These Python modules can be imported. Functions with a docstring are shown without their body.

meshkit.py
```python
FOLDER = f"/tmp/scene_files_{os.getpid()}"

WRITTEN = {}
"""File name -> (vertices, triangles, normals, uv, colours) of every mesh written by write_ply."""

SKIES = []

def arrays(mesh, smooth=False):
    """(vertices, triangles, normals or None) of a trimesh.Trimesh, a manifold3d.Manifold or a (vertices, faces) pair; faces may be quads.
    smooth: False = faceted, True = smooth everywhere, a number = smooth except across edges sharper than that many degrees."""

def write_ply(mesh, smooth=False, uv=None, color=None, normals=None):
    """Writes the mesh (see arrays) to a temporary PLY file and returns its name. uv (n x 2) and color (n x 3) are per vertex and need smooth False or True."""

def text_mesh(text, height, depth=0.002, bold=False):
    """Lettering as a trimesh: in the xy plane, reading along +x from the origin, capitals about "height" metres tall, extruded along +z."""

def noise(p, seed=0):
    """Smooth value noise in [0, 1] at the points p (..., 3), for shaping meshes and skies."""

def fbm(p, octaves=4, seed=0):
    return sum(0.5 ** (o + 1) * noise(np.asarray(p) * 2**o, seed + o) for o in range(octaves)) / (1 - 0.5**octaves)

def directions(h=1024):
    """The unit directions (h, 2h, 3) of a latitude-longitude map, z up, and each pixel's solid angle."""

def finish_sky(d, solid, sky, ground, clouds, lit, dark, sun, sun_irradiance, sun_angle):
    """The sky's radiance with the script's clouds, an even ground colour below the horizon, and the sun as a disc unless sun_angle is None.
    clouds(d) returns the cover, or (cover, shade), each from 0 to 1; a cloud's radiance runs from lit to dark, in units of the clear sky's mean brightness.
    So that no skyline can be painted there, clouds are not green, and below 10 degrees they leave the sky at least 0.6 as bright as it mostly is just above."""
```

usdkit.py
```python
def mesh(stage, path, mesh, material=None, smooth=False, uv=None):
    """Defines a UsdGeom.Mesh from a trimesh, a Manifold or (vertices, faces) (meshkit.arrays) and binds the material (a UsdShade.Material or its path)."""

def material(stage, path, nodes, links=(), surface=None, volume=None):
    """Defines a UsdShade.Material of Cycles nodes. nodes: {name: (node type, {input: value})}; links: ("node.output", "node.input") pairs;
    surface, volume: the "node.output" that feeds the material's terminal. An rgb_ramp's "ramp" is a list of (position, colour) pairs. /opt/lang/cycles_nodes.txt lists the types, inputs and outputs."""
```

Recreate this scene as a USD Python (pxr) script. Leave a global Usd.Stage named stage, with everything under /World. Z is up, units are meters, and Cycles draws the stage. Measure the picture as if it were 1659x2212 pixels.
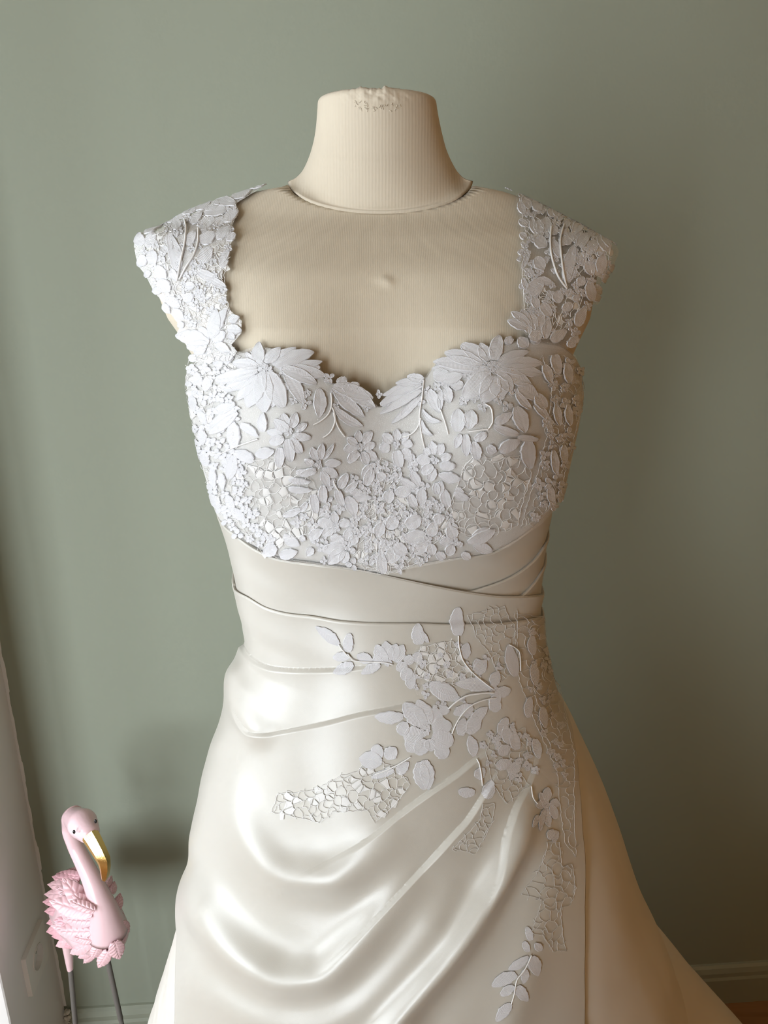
import math
import numpy as np
import trimesh
import usdkit
import meshkit
from scipy.ndimage import gaussian_filter
from scipy.interpolate import RegularGridInterpolator, PchipInterpolator, LinearNDInterpolator, NearestNDInterpolator
from scipy.spatial import cKDTree, Voronoi
from shapely.geometry import Polygon, Point, LineString
import shapely
from pxr import Usd, UsdGeom, UsdLux, UsdShade, Gf, Sdf

stage = Usd.Stage.CreateInMemory()
UsdGeom.SetStageUpAxis(stage, UsdGeom.Tokens.z)
UsdGeom.SetStageMetersPerUnit(stage, 1.0)
UsdGeom.Xform.Define(stage, '/World')
UsdGeom.Scope.Define(stage, '/World/Looks')
RNG = np.random.default_rng(7)

# ------------------------------------------------------------------ camera
W, H = 1659, 2212
F = 1661.0                      # focal length in pixels (26 mm equivalent phone lens)
EYE = np.array([0.0, 0.0, 1.473])
PITCH = math.radians(19.0)
CP, SP = math.cos(PITCH), math.sin(PITCH)
cam = UsdGeom.Camera.Define(stage, '/World/camera')
cam.CreateHorizontalApertureAttr(36.0)
cam.CreateVerticalApertureAttr(36.0 * H / W)
cam.CreateFocalLengthAttr(36.0 * F / W)
cam.CreateClippingRangeAttr(Gf.Vec2f(0.05, 50))
cam.AddTranslateOp().Set(Gf.Vec3d(*EYE))
cam.AddRotateXOp().Set(90.0 - math.degrees(PITCH))
cam.GetPrim().CreateAttribute('exposure', Sdf.ValueTypeNames.Float).Set(0.1)

# ------------------------------------------------------------------ light
YAW = math.radians(4.3)         # the room is turned a little against the view
WALL_Y = 1.13
def room(p):
    """Room coordinates (u to the right along the back wall, w out from the back wall, z up) to world."""
    p = np.asarray(p, float)
    c, s = math.cos(YAW), math.sin(YAW)
    return np.stack([p[..., 0] * c + p[..., 1] * s, WALL_Y + p[..., 0] * s - p[..., 1] * c, p[..., 2]], -1)
PIER_U, PIER_W = -0.614, 0.187  # right-hand face and depth of the white pier
WIN_W = 2.15                    # inner face of the front wall, behind the camera, with the glazed door
WIN_U0, WIN_U1, WIN_Z0, WIN_Z1 = -2.05, -0.80, 0.40, 1.95
LEFT_U = -2.1                   # left wall beyond the pier
WIN_POWER = 12.5
rl = UsdLux.RectLight.Define(stage, '/World/daylight')
rl.CreateWidthAttr(WIN_U1 - WIN_U0 - 0.02); rl.CreateHeightAttr(WIN_Z1 - WIN_Z0 - 0.02)
rl.CreateIntensityAttr(WIN_POWER)
rl.CreateColorAttr(Gf.Vec3f(0.88, 0.95, 1.0))
rl.AddTranslateOp().Set(Gf.Vec3d(*map(float, room([(WIN_U0 + WIN_U1) / 2, WIN_W + 0.165, (WIN_Z0 + WIN_Z1) / 2]))))
rl.AddRotateZOp().Set(math.degrees(YAW))
rl.AddRotateXOp().Set(90.0)
SIDE_W0, SIDE_W1 = 0.55, 1.75      # second glazed door, in the left wall
r2 = UsdLux.RectLight.Define(stage, '/World/daylight_side')
r2.CreateWidthAttr(SIDE_W1 - SIDE_W0 - 0.02); r2.CreateHeightAttr(WIN_Z1 - WIN_Z0 - 0.02)
r2.CreateIntensityAttr(7.0)
r2.CreateColorAttr(Gf.Vec3f(0.88, 0.95, 1.0))
r2.AddTranslateOp().Set(Gf.Vec3d(*map(float, room([LEFT_U - 0.165, (SIDE_W0 + SIDE_W1) / 2, (WIN_Z0 + WIN_Z1) / 2]))))
r2.AddRotateZOp().Set(-90.0 + math.degrees(YAW))
r2.AddRotateXOp().Set(90.0)
dome = UsdLux.DomeLight.Define(stage, '/World/sky')
dome.CreateIntensityAttr(0.6)
dome.CreateColorAttr(Gf.Vec3f(0.8, 0.9, 1.0))

# ------------------------------------------------------------------ helpers
USED = {}
def name_of(parent, name):
    k = (parent, name)
    n = USED.get(k, 0)
    USED[k] = n + 1
    return f'{parent}/{name}' if n == 0 else f'{parent}/{name}_{n:03d}'
ORIGIN = {}
def tag(prim, label=None, cat=None, group=None, kind=None):
    for k, v in (('label', label), ('category', cat), ('group', group), ('kind', kind)):
        if v:
            prim.SetCustomDataByKey(k, v)
    return prim
def thing(name, label, cat, loc, group=None, kind=None):
    path = name_of('/World', name)
    x = UsdGeom.Xform.Define(stage, path)
    x.AddTranslateOp().Set(Gf.Vec3d(*map(float, loc)))
    ORIGIN[path] = np.asarray(loc, float)
    tag(x.GetPrim(), label, cat, group, kind)
    return path
def obj(name, mesh, mat, parent='/World', smooth=True, uv=None, label=None, cat=None, kind=None):
    """One Mesh prim, given in world coordinates, under its thing."""
    path = name_of(parent, name)
    root = '/'.join(parent.split('/')[:3])
    o = ORIGIN.get(root, np.zeros(3))
    v, f = (mesh.vertices, mesh.faces) if hasattr(mesh, 'faces') else mesh
    m = usdkit.mesh(stage, path, (np.asarray(v) - o, np.asarray(f)), MAT[mat], smooth=smooth, uv=uv)
    tag(m.GetPrim(), label, cat, None, kind)
    return path
def grid_faces(nu, nv, off=0):
    i = np.arange(nu - 1)[:, None] * nv + np.arange(nv - 1)[None, :] + off
    return np.stack([i, i + nv, i + nv + 1, i + 1], -1).reshape(-1, 4)
def tris(q):
    return np.vstack([q[:, [0, 1, 2]], q[:, [0, 2, 3]]])
def box(lo, hi, bevel=0.0):
    lo, hi = np.asarray(lo, float), np.asarray(hi, float)
    if bevel <= 0:
        m = trimesh.creation.box(hi - lo)
        m.apply_translation((lo + hi) / 2)
        return m
    pts = []
    for d in range(3):
        for s in np.ndindex(2, 2, 2):
            p = np.where(np.array(s) == 0, lo + bevel, hi - bevel)
            p[d] = (lo if s[d] == 0 else hi)[d]
            pts.append(p)
    return trimesh.convex.convex_hull(np.array(pts))
def in_room(m):
    m = m.copy()
    m.vertices = room(m.vertices)
    m.invert()                  # room() mirrors w
    return m
def tube(path, radius, n=8, caps=True):
    """A tube along a 3-D polyline; radius a number or one per point."""
    p = np.asarray(path, float)
    r = np.broadcast_to(radius, len(p))
    t = np.gradient(p, axis=0)
    t /= np.linalg.norm(t, axis=1, keepdims=True) + 1e-12
    ref = np.array([0, 0, 1.0]) if abs(t[:, 2]).mean() < 0.8 else np.array([1.0, 0, 0])
    a = np.cross(t, ref); a /= np.linalg.norm(a, axis=1, keepdims=True) + 1e-12
    b = np.cross(t, a)
    an = np.linspace(0, 2 * np.pi, n, endpoint=False)
    ring = p[:, None] + r[:, None, None] * (np.cos(an)[None, :, None] * a[:, None] + np.sin(an)[None, :, None] * b[:, None])
    v = ring.reshape(-1, 3)
    f = []
    for i in range(len(p) - 1):
        k = np.arange(n)
        f.append(np.stack([i * n + k, (i + 1) * n + k, (i + 1) * n + (k + 1) % n, i * n + (k + 1) % n], 1))
    f = tris(np.vstack(f))
    if caps:
        v = np.vstack([v, p[:1], p[-1:]])
        k = np.arange(n); L = (len(p) - 1) * n
        f = np.vstack([f, np.stack([np.full(n, len(v) - 2), k, (k + 1) % n], 1), np.stack([np.full(n, len(v) - 1), L + (k + 1) % n, L + k], 1)])
    return v, f
def merge(parts):
    vs, fs, o = [], [], 0
    for v, f in parts:
        vs.append(v); fs.append(np.asarray(f) + o); o += len(v)
    return np.vstack(vs), np.vstack(fs)
def smoothcurve(pts, n=60):
    p = np.asarray(pts, float)
    d = np.r_[0, np.cumsum(np.linalg.norm(np.diff(p, axis=0), axis=1))]
    return PchipInterpolator(d, p)(np.linspace(0, d[-1], n))
def project(P):
    P = np.asarray(P, float) - EYE
    fw = P[..., 1] * CP - P[..., 2] * SP
    up = P[..., 1] * SP + P[..., 2] * CP
    return np.stack([W / 2 + F * P[..., 0] / fw, H / 2 - F * up / fw], -1)
def ray(px):
    px = np.asarray(px, float)
    x, y = (px[..., 0] - W / 2) / F, -(px[..., 1] - H / 2) / F
    return np.stack([x, CP + y * SP, -SP + y * CP], -1)
def at_y(px, Y):
    d = ray(px)
    return EYE + d * (Y / d[..., 1:2])

# ------------------------------------------------------------------ materials
MAT = {}
def material(name, nodes, links, surface='p.BSDF'):
    MAT[name] = usdkit.material(stage, f'/World/Looks/{name}', nodes, links, surface=surface)
def paint(name, color, rough=0.6, bump=0.0, scale=60, dist=0.002, spec=0.5, vary=0.0, metallic=0.0, coat=0.0):
    nodes = {'p': ('principled_bsdf', {'base_color': color, 'roughness': rough, 'metallic': metallic, 'specular_ior_level': spec, 'coat_weight': coat, 'coat_roughness': 0.12}),
             'c': ('texture_coordinate', {})}
    links = []
    if bump or vary:
        nodes['n'] = ('noise_texture', {'scale': scale, 'detail': 3.0})
        links.append(('c.object', 'n.vector'))
    if bump:
        nodes['b'] = ('bump', {'strength': bump, 'distance': dist})
        links += [('n.fac', 'b.height'), ('b.normal', 'p.normal')]
    if vary:
        nodes['n2'] = ('noise_texture', {'scale': 4.0, 'detail': 3.0})
        nodes['r'] = ('rgb_ramp', {'ramp': [(0.3, tuple(np.array(color) * (1 - vary))), (0.7, tuple(np.array(color) * (1 + vary)))]})
        links += [('c.object', 'n2.vector'), ('n2.fac', 'r.fac'), ('r.color', 'p.base_color')]
    material(name, nodes, links)

paint('wall_green', (0.275, 0.298, 0.236), 0.75, 0.12, 220, 0.001, 0.3)
paint('skirting_green', (0.28, 0.30, 0.235), 0.4, 0.05, 120, 0.001)
paint('wall_white', (0.72, 0.70, 0.69), 0.7, 0.25, 90, 0.001, 0.3)
paint('plaster', (0.66, 0.62, 0.55), 0.8, 0.5, 200, 0.001)
paint('wall_ochre', (0.88, 0.47, 0.15), 0.8)
paint('wall_sand', (0.58, 0.42, 0.24), 0.8)
paint('ceiling_white', (0.56, 0.47, 0.34), 0.8)
paint('socket_plastic', (0.74, 0.70, 0.68), 0.35)
paint('socket_dark', (0.05, 0.045, 0.04), 0.5)
paint('pin_metal', (0.6, 0.58, 0.55), 0.3, metallic=1.0)
material('floor_wood', {'c': ('texture_coordinate', {}), 'm': ('mapping', {'scale': (2.0, 30.0, 30.0)}), 'n': ('noise_texture', {'scale': 2.0, 'detail': 5.0}),
    'r': ('rgb_ramp', {'ramp': [(0.3, (0.24, 0.115, 0.045)), (0.7, (0.38, 0.20, 0.085))]}), 'o': ('object_info', {}),
    'h': ('mix', {'mix_type': 'multiply', 'fac': 0.35}), 'p': ('principled_bsdf', {'roughness': 0.42})},
    [('c.object', 'm.vector'), ('m.vector', 'n.vector'), ('n.fac', 'r.fac'), ('r.color', 'h.color1'), ('o.random', 'h.color2'), ('h.color', 'p.base_color')])
paint('frame_white', (0.8, 0.8, 0.8), 0.4)
material('window_glass', {'t': ('transparent_bsdf', {}), 'g': ('glossy_bsdf', {'roughness': 0.02}), 'f': ('fresnel', {'IOR': 1.45}), 'm': ('mix_closure', {})},
    [('f.fac', 'm.fac'), ('t.BSDF', 'm.closure1'), ('g.BSDF', 'm.closure2')], surface='m.closure')
# beige jersey of the dress form: fine vertical ribs, a little uneven
def jersey(name, color, rib, strength):
    material(name, {'c': ('texture_coordinate', {}), 'n0': ('noise_texture', {'scale': 40.0, 'detail': 2.0}),
        'nm': ('vector_math', {'math_type': 'scale', 'scale': 0.0012}), 'ad': ('vector_math', {'math_type': 'add'}),
        'w': ('wave_texture', {'wave_type': 'bands', 'bands_direction': 'x', 'scale': rib, 'distortion': 0.0}),
        'mp': ('mapping', {'scale': (1.0, 1.0, 0.16)}), 'n': ('noise_texture', {'scale': 900.0, 'detail': 2.0}),
        'a': ('math', {'math_type': 'multiply_add', 'value2': 0.7}), 'b': ('bump', {'strength': strength, 'distance': 0.0008}),
        'n2': ('noise_texture', {'scale': 14.0, 'detail': 3.0}), 'r': ('rgb_ramp', {'ramp': [(0.35, tuple(np.array(color) * 0.95)), (0.65, color)]}),
        'p': ('principled_bsdf', {'roughness': 0.85, 'specular_ior_level': 0.25, 'sheen_weight': 0.15, 'sheen_roughness': 0.5})},
        [('c.object', 'n0.vector'), ('n0.color', 'nm.vector1'), ('c.object', 'ad.vector1'), ('nm.vector', 'ad.vector2'), ('ad.vector', 'w.vector'),
         ('c.object', 'mp.vector'), ('mp.vector', 'n.vector'), ('n.fac', 'a.value1'), ('w.fac', 'a.value3'), ('a.value', 'b.height'), ('b.normal', 'p.normal'),
         ('c.object', 'n2.vector'), ('n2.fac', 'r.fac'), ('r.color', 'p.base_color')])
jersey('jersey', (0.585, 0.515, 0.405), 250.0, 0.07)
jersey('jersey_rib', (0.585, 0.515, 0.41), 131.0, 0.08)
# ivory duchess satin
material('satin', {'c': ('texture_coordinate', {}), 'n': ('noise_texture', {'scale': 1800.0, 'detail': 2.0}), 'b': ('bump', {'strength': 0.10, 'distance': 0.0004}),
    'p': ('principled_bsdf', {'base_color': (0.485, 0.46, 0.41), 'roughness': 0.375, 'ior': 1.8, 'sheen_weight': 0.1, 'sheen_roughness': 0.4})},
    [('c.object', 'n.vector'), ('n.fac', 'b.height'), ('b.normal', 'p.normal')])
material('satin_plain', {'c': ('texture_coordinate', {}), 'n': ('noise_texture', {'scale': 1800.0, 'detail': 2.0}), 'b': ('bump', {'strength': 0.10, 'distance': 0.0004}),
    'p': ('principled_bsdf', {'base_color': (0.62, 0.585, 0.53), 'roughness': 0.45, 'ior': 1.6})},
    [('c.object', 'n.vector'), ('n.fac', 'b.height'), ('b.normal', 'p.normal')])
material('satin_matt', {'c': ('texture_coordinate', {}), 'n': ('noise_texture', {'scale': 1400.0, 'detail': 2.0}), 'b': ('bump', {'strength': 0.2, 'distance': 0.0004}),
    'p': ('principled_bsdf', {'base_color': (0.50, 0.485, 0.46), 'roughness': 0.5, 'specular_ior_level': 0.5})},
    [('c.object', 'n.vector'), ('n.fac', 'b.height'), ('b.normal', 'p.normal')])

# lace: white embroidery with fine stitches across each leaf (st runs along and across the leaf), tulle, cord
material('embroidery', {'u': ('uvmap', {'attribute': 'st'}), 'w': ('wave_texture', {'wave_type': 'bands', 'bands_direction': 'x', 'scale': 0.314, 'distortion': 0.7, 'detail': 2.0, 'detail_scale': 1.2}),
    'b': ('bump', {'strength': 0.34, 'distance': 0.00028}), 'p': ('principled_bsdf', {'base_color': (0.575, 0.57, 0.59), 'roughness': 0.42, 'specular_ior_level': 0.5, 'sheen_weight': 0.2})},
    [('u.UV', 'w.vector'), ('w.fac', 'b.height'), ('b.normal', 'p.normal')])
paint('cord', (0.74, 0.73, 0.72), 0.4)
paint('sheer', (0.66, 0.65, 0.635), 0.5, 0.3, 1500, 0.0003)
paint('sequin', (0.85, 0.86, 0.88), 0.12, metallic=0.6)
def tulle(name, color, cover, scale):
    material(name, {'c': ('texture_coordinate', {}), 'v': ('voronoi_texture', {'feature': 'distance_to_edge', 'scale': scale}), 'l': ('math', {'math_type': 'less_than', 'value2': cover}),
        'p': ('principled_bsdf', {'base_color': color, 'roughness': 0.6, 'specular_ior_level': 0.3}), 't': ('transparent_bsdf', {}), 'm': ('mix_closure', {})},
        [('c.object', 'v.vector'), ('v.distance', 'l.value1'), ('l.value', 'm.fac'), ('t.BSDF', 'm.closure1'), ('p.BSDF', 'm.closure2')], surface='m.closure')
tulle('tulle', (0.82, 0.81, 0.80), 0.04, 1500.0)
tulle('tulle_fine', (0.85, 0.83, 0.81), 0.02, 1500.0)
tulle('tulle_dense', (0.84, 0.83, 0.83), 0.13, 1300.0)


# ------------------------------------------------------------------ the room
def struct(name, mesh, mat, parent='/World', smooth=False):
    return obj(name, in_room(mesh), mat, parent, smooth, kind='structure' if parent == '/World' else None)
RU = 1.65                       # right wall
RW = WIN_W
TH = 0.20
struct('wall_back', box([LEFT_U - 0.1, -0.1, 0], [RU + 0.1, 0, 2.5]), 'wall_green')
fl = name_of('/World', 'floor')
UsdGeom.Xform.Define(stage, fl); tag(stage.GetPrimAtPath(fl), kind='structure')
pw, k = 0.125, 0
for w0 in np.arange(-0.0, RW, pw):
    shift = (k * 0.53) % 1.1
    for a, b in ((LEFT_U, shift + 0.2), (shift + 0.2, RU + 0.05)):
        struct('plank', box([a + 0.0008, w0 + 0.0008, -0.02], [b - 0.0008, w0 + pw - 0.0008, 0], 0.0012), 'floor_wood', fl)
    k += 1
struct('ceiling', box([LEFT_U - 0.1, -0.1, 2.5], [RU + 0.1, RW + TH, 2.6]), 'ceiling_white')
struct('wall_right', box([RU, -0.1, 0], [RU + 0.1, RW + TH, 2.5]), 'wall_ochre')
# left wall, with the narrow white pier that stands out from it in the corner
wl = name_of('/World', 'wall_left')
UsdGeom.Xform.Define(stage, wl); tag(stage.GetPrimAtPath(wl), kind='structure')
struct('pier', box([LEFT_U, 0, 0], [PIER_U, PIER_W, 2.5], 0.002), 'wall_white', wl)
struct('masonry', box([LEFT_U - TH, -0.1, 0], [LEFT_U, SIDE_W0, 2.5]), 'wall_white', wl)
struct('masonry', box([LEFT_U - TH, SIDE_W1, 0], [LEFT_U, RW + TH, 2.5]), 'wall_white', wl)
struct('lintel', box([LEFT_U - TH, SIDE_W0, WIN_Z1], [LEFT_U, SIDE_W1, 2.5]), 'wall_white', wl)
struct('sill', box([LEFT_U - TH, SIDE_W0, 0], [LEFT_U, SIDE_W1, WIN_Z0]), 'wall_white', wl)
# front wall, with the opening of the glazed door
wf = name_of('/World', 'wall_front')
UsdGeom.Xform.Define(stage, wf); tag(stage.GetPrimAtPath(wf), kind='structure')
struct('masonry', box([LEFT_U - 0.1, RW, 0], [WIN_U0, RW + TH, 2.5]), 'wall_sand', wf)
struct('masonry', box([WIN_U1, RW, 0], [RU + 0.1, RW + TH, 2.5]), 'wall_sand', wf)
struct('lintel', box([WIN_U0, RW, WIN_Z1], [WIN_U1, RW + TH, 2.5]), 'wall_sand', wf)
struct('sill', box([WIN_U0, RW, 0], [WIN_U1, RW + TH, WIN_Z0]), 'wall_sand', wf)
# ragged edge where the white paint laps onto the green wall
zz = np.linspace(0.1, 2.45, 700)
wob = 0.0022 + 0.0035 * meshkit.fbm(np.stack([zz * 40, zz * 0, zz * 0], 1), 3, 5) + 0.0012 * (meshkit.noise(np.stack([zz * 11, zz * 0 + 3, zz * 0], 1), 2) > 0.72)
pts = np.stack([np.r_[np.full(700, PIER_U - 0.001), PIER_U + wob], np.full(1400, 0.0006), np.r_[zz, zz]], 1)
pts2 = pts.copy(); pts2[:, 1] = -0.0005
q = grid_faces(2, 700)
edge = trimesh.Trimesh(np.vstack([pts, pts2]), tris(np.vstack([q[:, ::-1], q + 1400, np.stack([np.arange(700, 1399), np.arange(701, 1400), np.arange(2101, 2800), np.arange(2100, 2799)], 1)])), process=False)
struct('paint_edge', edge, 'wall_white', wl)
# glazed doors: in the front wall behind the camera, and in the left wall
def glazed(name, a0, a1, where, flip):
    wn = name_of('/World', name)
    UsdGeom.Xform.Define(stage, wn); tag(stage.GetPrimAtPath(wn), kind='structure')
    fr, f0, f1 = 0.055, where + 0.085, where + 0.13
    mid = (a0 + a1) / 2
    def bx(lo, hi, bev):
        if flip:                # along the left wall: swap the axes, outwards is -u
            lo, hi = [-hi[1], lo[0], lo[2]], [-lo[1], hi[0], hi[2]]
        return box(lo, hi, bev)
    for a, b, c, d in ((a0, a0 + fr, WIN_Z0, WIN_Z1), (a1 - fr, a1, WIN_Z0, WIN_Z1), (mid - fr * 0.7, mid + fr * 0.7, WIN_Z0, WIN_Z1),
                       (a0 + fr, mid - fr * 0.7, WIN_Z0, WIN_Z0 + fr), (mid + fr * 0.7, a1 - fr, WIN_Z0, WIN_Z0 + fr),
                       (a0 + fr, mid - fr * 0.7, WIN_Z1 - fr, WIN_Z1), (mid + fr * 0.7, a1 - fr, WIN_Z1 - fr, WIN_Z1)):
        struct('window_frame', bx([a, f0, c], [b, f1, d], 0.004), 'frame_white', wn)
    for a, b in ((a0 + fr, mid - fr * 0.7), (mid + fr * 0.7, a1 - fr)):
        struct('pane', bx([a, f0 + 0.02, WIN_Z0 + fr], [b, f0 + 0.024, WIN_Z1 - fr], 0), 'window_glass', wn)
glazed('window_1', WIN_U0, WIN_U1, WIN_W, False)
glazed('window_2', SIDE_W0, SIDE_W1, -LEFT_U, True)
# skirting boards with a rounded top moulding
def skirting(u0, u1):
    prof = [(0, 0), (0.015, 0), (0.015, 0.064), (0.0125, 0.070), (0.0125, 0.080), (0.009, 0.090), (0.004, 0.094), (0, 0.095)]
    v = np.array([[u, w, z] for u in (u0, u1) for w, z in prof]); n = len(prof)
    f = [[i, (i + 1) % n, n + (i + 1) % n, n + i] for i in range(n)]
    f = tris(np.array(f))
    cap = np.array([[0, i + 1, i] for i in range(1, n - 1)])
    m = trimesh.Trimesh(v, np.vstack([f, cap, cap[:, ::-1] + n]), process=False)
    m.fix_normals()
    return m
struct('baseboard_back', skirting(PIER_U + 0.012, RU), 'skirting_green')
# crumbled plaster where the skirting board meets the pier
cr = []
for i in range(14):
    s = trimesh.creation.icosphere(1, 1.0)
    s.vertices *= RNG.uniform(0.0025, 0.006, 3) * (1 + 0.25 * RNG.standard_normal((len(s.vertices), 1)))
    s.apply_translation([PIER_U + RNG.uniform(0.001, 0.013), RNG.uniform(0.002, 0.012), RNG.uniform(0.05, 0.098)])
    cr.append((s.vertices, s.faces))
v, f = merge(cr)
struct('plaster_crumbs', trimesh.Trimesh(v, f, process=False), 'plaster', wl, smooth=True)

# ------------------------------------------------------------------ wall socket on the pier
so = thing('power_socket', 'off-white round-well power socket low on the narrow white wall beside the pink flamingo', 'socket', room([PIER_U, 0.078, 0.31]))
sx, sw, sz = PIER_U, 0.078, 0.312
def sock_plate():
    out = Polygon([(-0.040, -0.040), (0.040, -0.040), (0.040, 0.040), (-0.040, 0.040)]).buffer(0.0015, quad_segs=4)
    hole = Point(0, 0).buffer(0.0205, quad_segs=16)
    m = trimesh.creation.extrude_polygon(out.difference(hole), 0.008, engine='earcut')
    return m
def to_wall(m, depth=0.0):      # local x -> w, y -> z, z -> u
    v = m.vertices
    m.vertices = np.stack([sx + v[:, 2] + depth, sw - v[:, 0], sz + v[:, 1]], 1)
    return m
def add_sock(name, m, mat, depth=0.0, **k):
    m = to_wall(m, depth); m.vertices = room(m.vertices)
    m.fix_normals()
    obj(name, m, mat, so, smooth=25, **k)
add_sock('plate', sock_plate(), 'socket_plastic', 0.0)
ringp = Point(0, 0).buffer(0.0225, quad_segs=16).difference(Point(0, 0).buffer(0.0205, quad_segs=16))
add_sock('rim', trimesh.creation.extrude_polygon(ringp, 0.0018, engine='earcut'), 'socket_plastic', 0.0078)
well = trimesh.creation.revolve(np.array([[0, -0.0100], [0.0195, -0.0100], [0.0204, 0.0075], [0.0207, 0.0075], [0.0207, -0.0112], [0, -0.0112]]), sections=40)
add_sock('well', well, 'socket_plastic', 0.0)
pin = trimesh.creation.cylinder(0.0024, 0.017, sections=16); pin.apply_translation([0, 0.011, -0.0015])
add_sock('earth_pin', pin, 'pin_metal', 0.0, label='metal earth pin')
for s in (-1, 1):
    h = trimesh.creation.cylinder(0.0026, 0.002, sections=16); h.apply_translation([0.0095 * s, 0, -0.0099])
    add_sock('contact_hole', h, 'socket_dark', 0.0)
slot = trimesh.creation.box([0.012, 0.0006, 0.0018]); slot.apply_translation([0.012, -0.0412, 0.003])
add_sock('pry_slot', slot, 'socket_dark', 0.0)

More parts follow.
